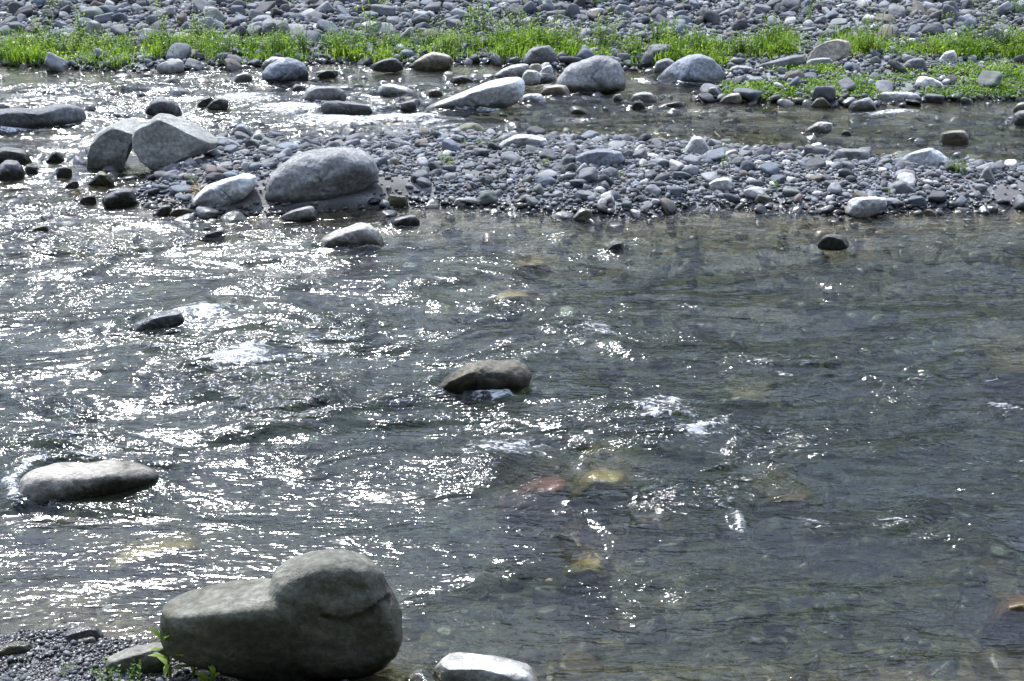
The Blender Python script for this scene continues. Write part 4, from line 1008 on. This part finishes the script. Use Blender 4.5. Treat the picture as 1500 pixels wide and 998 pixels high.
# ---------------------------------------------------------------- plants
def leaf_geo(base, d, up, L, wd, seg=3, droop=.4):
    """A pointed leaf from base along d, drooping."""
    d = d / np.linalg.norm(d); side = np.cross(d, up); side /= max(np.linalg.norm(side), 1e-6); nn = np.cross(side, d)
    V = []; F = []
    for s in range(seg + 1):
        t = s / seg
        c = base + d * (L * t) - np.array([0, 0, 1]) * (droop * L * t * t) + nn * 0
        w = wd * math.sin(math.pi * min(.97, .12 + t * .88)) ** .8
        V += [c - side * w, c + side * w]
    for s in range(seg): F.append((2 * s, 2 * s + 1, 2 * s + 3, 2 * s + 2))
    return V, F

def tube(path, r0, r1):
    V = []; F = []; n = len(path)
    for k, p in enumerate(path):
        r = r0 + (r1 - r0) * k / (n - 1)
        for a in range(4): V.append(p + np.array([math.cos(a * 1.5708) * r, math.sin(a * 1.5708) * r, 0]))
    for k in range(n - 1):
        for a in range(4): F.append((4 * k + a, 4 * k + (a + 1) % 4, 4 * k + 4 + (a + 1) % 4, 4 * k + 4 + a))
    return V, F

class Acc:
    def __init__(self): self.V = []; self.F = []
    def add(self, VF):
        o = len(self.V); self.V += list(VF[0]); self.F += [tuple(i + o for i in f) for f in VF[1]]
    def mesh(self, name): return make_mesh(name, np.array(self.V), np.array(self.F), True)

def weed_variant(kind, rs):
    st, lf = Acc(), Acc()
    if kind == 'lance': ns, h, L, wd, per, spread, droop = rs.randint(4, 7), (.22, .46), (.07, .12), .0085, 15, .10, .35
    elif kind == 'bushy': ns, h, L, wd, per, spread, droop = rs.randint(9, 13), (.16, .34), (.035, .06), .011, 15, .16, .3
    else: ns, h, L, wd, per, spread, droop = rs.randint(7, 11), (.12, .26), (.03, .055), .012, 10, .17, .2
    for _ in range(ns):
        a = rs.uniform(0, 6.283); r0 = rs.uniform(0, spread); hh = rs.uniform(*h)
        b = np.array([math.cos(a) * r0, math.sin(a) * r0, -.02]); lean = np.array([math.cos(a), math.sin(a), 0]) * rs.uniform(0, .35) * hh
        path = [b + np.array([0, 0, hh]) * t + lean * t * t for t in (0, .35, .7, 1)]
        st.add(tube(path, .004, .0015))
        for k in range(per):
            t = .12 + .88 * (k + rs.random()) / per
            c = b + np.array([0, 0, hh]) * t + lean * t * t
            az = k * 2.4 + rs.uniform(-.4, .4); el = rs.uniform(.25, .9) if t < .9 else rs.uniform(.8, 1.4)
            d = np.array([math.cos(az) * math.cos(el), math.sin(az) * math.cos(el), math.sin(el)])
            lf.add(leaf_geo(c, d, np.array([0, 0, 1.0]) if abs(d[2]) < .95 else np.array([1.0, 0, 0]), rs.uniform(*L) * (1 - .35 * t), wd, 3, droop))
    return st, lf

rs = random.Random(3)
PROTO = []
for kind in ['lance'] * 5 + ['bushy'] * 4 + ['low'] * 3:
    st, lf = weed_variant(kind, rs)
    PROTO.append((kind, st.mesh('stems'), lf.mesh('leaves')))
LIVE = {}
def place_weed(v, x, y, s, rz, label, group, dark=False, z=None):
    kind, ms, ml = PROTO[v]
    e = bpy.data.objects.new('weed', None); COL.objects.link(e); e.empty_display_size = .1
    e.location = (x, y, tz(x, y) if z is None else z); e.rotation_euler = (0, 0, rz); e.scale = (s, s, s)
    tag(e, label, 'weed', group)
    if not ms.materials: ms.materials.append(M_STEM)
    if not ml.materials: ml.materials.append(M_LEAF_D if kind == 'bushy' and v % 2 else M_LEAF)
    for nm, me in (('stems', ms), ('leaves', ml)):
        o = bpy.data.objects.new(nm, me); COL.objects.link(o); o.parent = e
    return e

# the row of weeds along the far bank
bxp = np.array(BASE, float)
GAPS = [(196, 218), (450, 478), (1178, 1250), (905, 915)]
weeds = []
def lush(px):
    return float(noise2(np.array([px / 62.0]), np.array([3.3]), 71)[0] + .6 * noise2(np.array([px / 23.0]), np.array([8.3]), 72)[0])
for i in range(210):
    px = (i + rs.random()) * 1520 / 210 - 10
    if any(a < px < b for a, b in GAPS): continue
    if lush(px) < -.35 and rs.random() < .7: continue
    py = np.interp(px, bxp[:, 0], bxp[:, 1]) - rs.uniform(-2, 22) * (1 if rs.random() < .75 else .4)
    v = rs.choice([0, 1, 2, 3, 4, 0, 1, 2, 5, 6, 7, 8, 9]); s = rs.uniform(.6, 1.0) + .45 * max(0, lush(px)) * rs.random()
    weeds.append((px, py, v, s))
for px, py, v, s in [(692, 52, 5, 1.5), (700, 40, 6, 1.35), (540, 50, 1, 1.2), (885, 70, 0, 1.3), (960, 62, 7, 1.4), (975, 66, 5, 1.3), (1290, 60, 2, 1.3), (1440, 62, 0, 1.3), (1090, 80, 6, 1.1), (290, 52, 3, 1.2), (120, 62, 4, 1.2), (65, 66, 1, 1.2), (1470, 70, 8, 1.3), (820, 66, 2, 1.2),
                     (288, 6, 9, .9), (420, 12, 9, .8), (650, 10, 10, .9), (870, 8, 5, .9), (905, 4, 6, 1.0), (1090, 8, 9, .9), (1180, 30, 10, 1.0), (1190, 14, 11, .9), (360, 14, 2, .8), (230, 14, 9, .9), (80, 14, 6, .9), (1400, 6, 1, .8), (1485, 22, 5, .9), (560, 12, 9, .8), (1270, 40, 9, .9), (1380, 38, 10, .9), (745, 6, 7, .8), (1000, 6, 9, .8)]:
    weeds.append((px, py, v, s))
NAMEK = {'lance': 'slender green', 'bushy': 'bushy green', 'low': 'low green'}
items = []
for (px, py, v, s) in weeds:
    rl = relation(px, py)
    k = NAMEK[PROTO[v][0]]; t = 'tall ' if s > 1.15 else 'short ' if s < .92 else ''
    where = 'weed among cobbles' if py < 40 else 'weed'
    items.append(dict(px=px, py=py, opts=[f'{k} {where} {rl[0][0]} {rl[0][1]}', f'{t}{k} {where} {rl[0][0]} {rl[0][1]}']))
for (px, py, v, s), lab in zip(weeds, resolve(items, None)):
    p = on_ground(px, py)
    place_weed(v, p[0], p[1], s, rs.uniform(0, 6.28), lab, 'weeds growing on the far bank')
# little plants on the gravel bar
bar_w = [(658, 245, 9, .45), (705, 216, 10, .4), (720, 212, 9, .35), (650, 238, 11, .4), (798, 243, 9, .45), (828, 254, 10, .35), (862, 250, 9, .3), (905, 258, 11, .3), (1066, 245, 10, .5), (1062, 220, 9, .5), (1150, 218, 11, .45), (1165, 218, 9, .4), (1207, 226, 10, .45), (1398, 252, 5, .5), (1410, 255, 6, .4), (284, 268, 9, .45), (1135, 278, 9, .35), (681, 213, 10, .3), (1005, 210, 9, .4), (1300, 300, 10, .25)]
items = [dict(px=a, py=b_, opts=['tiny green plant on the gravel bar %s %s' % relation(a, b_)[0][:2]]) for a, b_, v, s in bar_w]
for (px, py, v, s), lab in zip(bar_w, resolve(items, None)):
    p = on_ground(px, py); place_weed(v, p[0], p[1], s, rs.uniform(0, 6.28), lab, 'small plants on the gravel bar')

# ground cover and grass below the weeds
def cover():
    V = []; F = []
    def leafquad(x, y, z, L, az, el, w):
        d = np.array([math.cos(az) * math.cos(el), math.sin(az) * math.cos(el), math.sin(el)]); s = np.array([-math.sin(az), math.cos(az), 0]) * w
        b = np.array([x, y, z]); o = len(V)
        V.extend([b - s * .3, b + s * .3, b + d * L * .55 + s, b + d * L * .55 - s, b + d * L - s * .15, b + d * L + s * .15]); F.append((o, o + 1, o + 2, o + 3)); F.append((o + 3, o + 2, o + 5, o + 4))
    pts = []
    for i in range(4000):
        px = rs.uniform(-30, 1530)
        if any(a < px < b for a, b in GAPS) and rs.random() < .8: continue
        c = np.interp(px, bxp[:, 0], bxp[:, 1])
        if rs.random() > .66 + .65 * lush(px): continue
        pts.append((px, c - rs.triangular(-7, 26, 2), .92 + max(0, .3 + lush(px))))
    for (a, b_, c, d, n) in [(1120, 132, 60, 7, 260), (1230, 128, 70, 8, 330), (1180, 103, 45, 5, 160), (1440, 105, 90, 7, 330), (1460, 125, 60, 7, 260), (1390, 134, 40, 5, 90), (1300, 116, 60, 4, 60), (1100, 140, 35, 5, 120), (1500, 112, 40, 10, 150)]:
        for _ in range(n): pts.append((rs.gauss(a, c * .6), rs.gauss(b_, d * .6), .55))
    P = np.array(pts); 
    G = np.array([at(a, b_, .2) for a, b_ in P[:, :2]]); zz = terrain(G[:, 0], G[:, 1])
    for k in range(2):
        G = np.array([at(a, b_, z) for (a, b_), z in zip(P[:, :2], zz)]); zz = terrain(G[:, 0], G[:, 1])
    for (x, y, _), z, (_, _, sc) in zip(G, zz, P):
        if z < .005: continue
        if sc > .9:
            n = rs.randint(10, 18); hgt = rs.uniform(.05, .15) + .16 * max(0, sc - .95) * rs.random()
            for _ in range(n):
                hx = rs.gauss(0, .055); hy = rs.gauss(0, .055)
                if rs.random() < .5: leafquad(x + hx, y + hy, z, hgt * rs.uniform(.6, 1.3), rs.uniform(0, 6.28), rs.uniform(.9, 1.5), .006)
                else: leafquad(x + hx, y + hy, z + rs.uniform(0, hgt), rs.uniform(.03, .06), rs.uniform(0, 6.28), rs.uniform(-.1, .9), .012)
        else:
            for _ in range(rs.randint(8, 14)):
                leafquad(x + rs.gauss(0, .05), y + rs.gauss(0, .05), z + rs.uniform(0, .06), rs.uniform(.02, .045), rs.uniform(0, 6.28), rs.uniform(-.1, 1.0), .010)
    return make_mesh('grass', np.array(V), np.array(F), True)
g = link('grass', cover(), M_LEAF); tag(g, 'bright green grass and ground cover along the far waterline', 'grass', kind='stuff')

# plants by the near shore
def shore_plant():
    st, lf = Acc(), Acc()
    r2 = random.Random(12)
    for (dx, dy, hh, lx) in [(0, 0, .15, 0), (.05, .02, .10, .02), (.09, -.03, .06, .03)]:
        b = np.array([dx, dy, -.02]); path = [b + np.array([lx * t, 0, hh * t]) for t in (0, .35, .7, 1)]
        st.add(tube(path, .0045, .002))
        n = 13 if hh > .12 else 8
        for k in range(n):
            t = .35 + .65 * k / (n - 1); az = k * 2.4; el = .35 + .9 * t * t
            d = np.array([math.cos(az) * math.cos(el), math.sin(az) * math.cos(el), math.sin(el)])
            lf.add(leaf_geo(b + np.array([lx * t, 0, hh * t]), d, np.array([0, 0, 1.0]), r2.uniform(.06, .10) * (1 if hh > .12 else .6), .0075, 5, .35))
    return st, lf
p = on_ground(250, 996)
e = bpy.data.objects.new('shore_plant', None); COL.objects.link(e); e.location = p
tag(e, 'bright green lance leaved plant in front of the heart shaped boulder', 'plant')
st, lf = shore_plant()
e.scale = (1.8, 1.8, 1.8); link('stems', st.mesh('stems'), M_STEM, (0, 0, 0), e); link('leaves', lf.mesh('leaves'), M_LEAF, (0, 0, 0), e)
for px, py, v, s, lab in [(160, 998, 9, .50, 'leafy plant at the bottom edge below the smooth olive stone'), (192, 1000, 10, .40, 'small round leaved plant at the bottom edge left of the lance leaved one'), (100, 985, 11, .22, 'tiny sprout on the near gravel left of the olive stone'), (1372, 1008, 0, .20, 'green leaf tips poking up at the bottom edge near the right')]:
    p = on_ground(px, py); place_weed(v, p[0], p[1], s, 1.0, lab, 'small plants on the near shore')
# dry grass tuft by the pale wedge boulder
tf = Acc()
for _ in range(80):
    az = rs.uniform(0, 6.28); el = rs.uniform(.5, 1.4); d = np.array([math.cos(az) * math.cos(el), math.sin(az) * math.cos(el), math.sin(el)])
    tf.add(leaf_geo(np.array([rs.gauss(0, .05), rs.gauss(0, .05), -.01]), d, np.array([0, 0, 1.0]), rs.uniform(.06, .15), .0035, 3, .5))
p = on_ground(290, 279); o = link('dry_grass', tf.mesh('dry_grass'), M_DRY, p); tag(o, 'tuft of dry orange grass against the pale wedge shaped boulder', 'grass tuft')

# wooded slope beyond the bank, out of frame, mirrored in the water; trees behind the camera added to block sky
def wood():
    V = []; F = []
    r3 = np.random.default_rng(9)
    for k in range(150):
        if k < 80: x = r3.uniform(-45, 45); y = r3.uniform(38, 60); hh = r3.uniform(4.5, 8) + (4.0 if x > 2 else 0)
        else: x = r3.uniform(-26, 26); y = r3.uniform(-16, -7.5); hh = r3.uniform(13, 20)  # unseen trees added to cut skylight on the rock fronts
        z = tz(x, y)
        n = 260 if k < 80 else 520
        U = r3.normal(size=(n, 3)); U /= np.linalg.norm(U, axis=1, keepdims=True)
        lob = 1 + .35 * noise3(U * 2 + k, 3)
        P = np.array([x, y, z + hh * .62]) + U * (np.array([hh * .42, hh * .42, hh * .45]) * r3.uniform(.55, 1, (n, 1)) * lob[:, None])
        T1 = r3.normal(size=(n, 3)) * .05 * hh; T2 = r3.normal(size=(n, 3)) * .05 * hh
        o = len(V)
        for i in range(n):
            V.extend([P[i] - T1[i], P[i] - T2[i], P[i] + T1[i], P[i] + T2[i]]); F.append((o + 4 * i, o + 4 * i + 1, o + 4 * i + 2, o + 4 * i + 3))
        o = len(V)
        for zz, r in ((z - .2, .14), (z + hh * .7, .05)):
            V.extend([np.array([x + r * math.cos(a), y + r * math.sin(a), zz]) for a in (0, 1.57, 3.14, 4.71)])
        F.extend([(o + a, o + (a + 1) % 4, o + 4 + (a + 1) % 4, o + 4 + a) for a in range(4)])
    return make_mesh('woods', np.array(V), np.array(F), False)
o = link('woods', wood(), M_WOOD_LEAF); tag(o, 'dark green woods beyond the far bank, plus unseen trees added behind the camera', 'wood', kind='stuff')

# ---------------------------------------------------------------- light, sky, camera
SUN_AZ, SUN_EL = math.radians(-20), math.radians(50)      # azimuth from the view direction, negative to the left
Ld = Vector((math.sin(SUN_AZ) * math.cos(SUN_EL), math.cos(SUN_AZ) * math.cos(SUN_EL), math.sin(SUN_EL)))
sl = bpy.data.lights.new('sun', 'SUN'); sl.energy = 5.0; sl.angle = math.radians(.5); sl.color = (1.0, .99, .97)
so = bpy.data.objects.new('sun', sl); COL.objects.link(so); so.rotation_euler = Ld.to_track_quat('Z', 'Y').to_euler(); so.location = (-10, 20, 20)
w = bpy.data.worlds.new('World'); S.world = w; w.use_nodes = True
nt = w.node_tree; nt.nodes.clear()
sky = nt.nodes.new('ShaderNodeTexSky'); sky.sky_type = 'NISHITA'; sky.sun_disc = False
sky.sun_elevation = SUN_EL; sky.sun_rotation = SUN_AZ % (2 * math.pi); sky.air_density = 1.0; sky.dust_density = 1.3; sky.ozone_density = 2.5
bg = nt.nodes.new('ShaderNodeBackground'); bg.inputs[1].default_value = .14
ow = nt.nodes.new('ShaderNodeOutputWorld'); 
geo_ = nt.nodes.new('ShaderNodeTexCoord')
def wn(t, **k):
    n = nt.nodes.new(t)
    for a, v in k.items(): setattr(n, a, v)
    return n
mp = wn('ShaderNodeMapping'); mp.inputs['Scale'].default_value = (1, 1, 2.6); nt.links.new(geo_.outputs['Generated'], mp.inputs[0])
cn = wn('ShaderNodeTexNoise'); cn.inputs['Scale'].default_value = 3.4; cn.inputs['Detail'].default_value = 6; cn.inputs['Roughness'].default_value = .55; nt.links.new(mp.outputs[0], cn.inputs['Vector'])
cr = wn('ShaderNodeMapRange', interpolation_type='SMOOTHSTEP'); cr.inputs[1].default_value = .36; cr.inputs[2].default_value = .56; nt.links.new(cn.outputs['Fac'], cr.inputs[0])
cm = wn('ShaderNodeMix', data_type='RGBA'); cm.inputs[7].default_value = (8.4, 10.0, 13.6, 1)
nt.links.new(cr.outputs[0], cm.inputs[0]); nt.links.new(sky.outputs[0], cm.inputs[6]); nt.links.new(cm.outputs[2], bg.inputs[0]); nt.links.new(bg.outputs[0], ow.inputs[0])
cd = bpy.data.cameras.new('camera'); cd.lens = 50; cd.sensor_width = 36; cd.clip_end = 3000; cd.clip_start = .05
co = bpy.data.objects.new('camera', cd); COL.objects.link(co); co.location = CAM.tolist(); co.rotation_euler = (math.pi / 2 - PITCH, 0, 0)
S.camera = co
S.view_settings.view_transform = 'Standard'; S.view_settings.look = 'None'; S.view_settings.gamma = 1; S.view_settings.exposure = .86
S.view_settings.use_curve_mapping = False
S.cycles.use_denoising = True; S.cycles.denoiser = 'OPENIMAGEDENOISE'; S.cycles.denoising_input_passes = 'RGB_ALBEDO_NORMAL'; S.cycles.denoising_prefilter = 'ACCURATE'
S.cycles.max_bounces = 6; S.cycles.transparent_max_bounces = 12; S.cycles.caustics_reflective = False; S.cycles.caustics_refractive = False
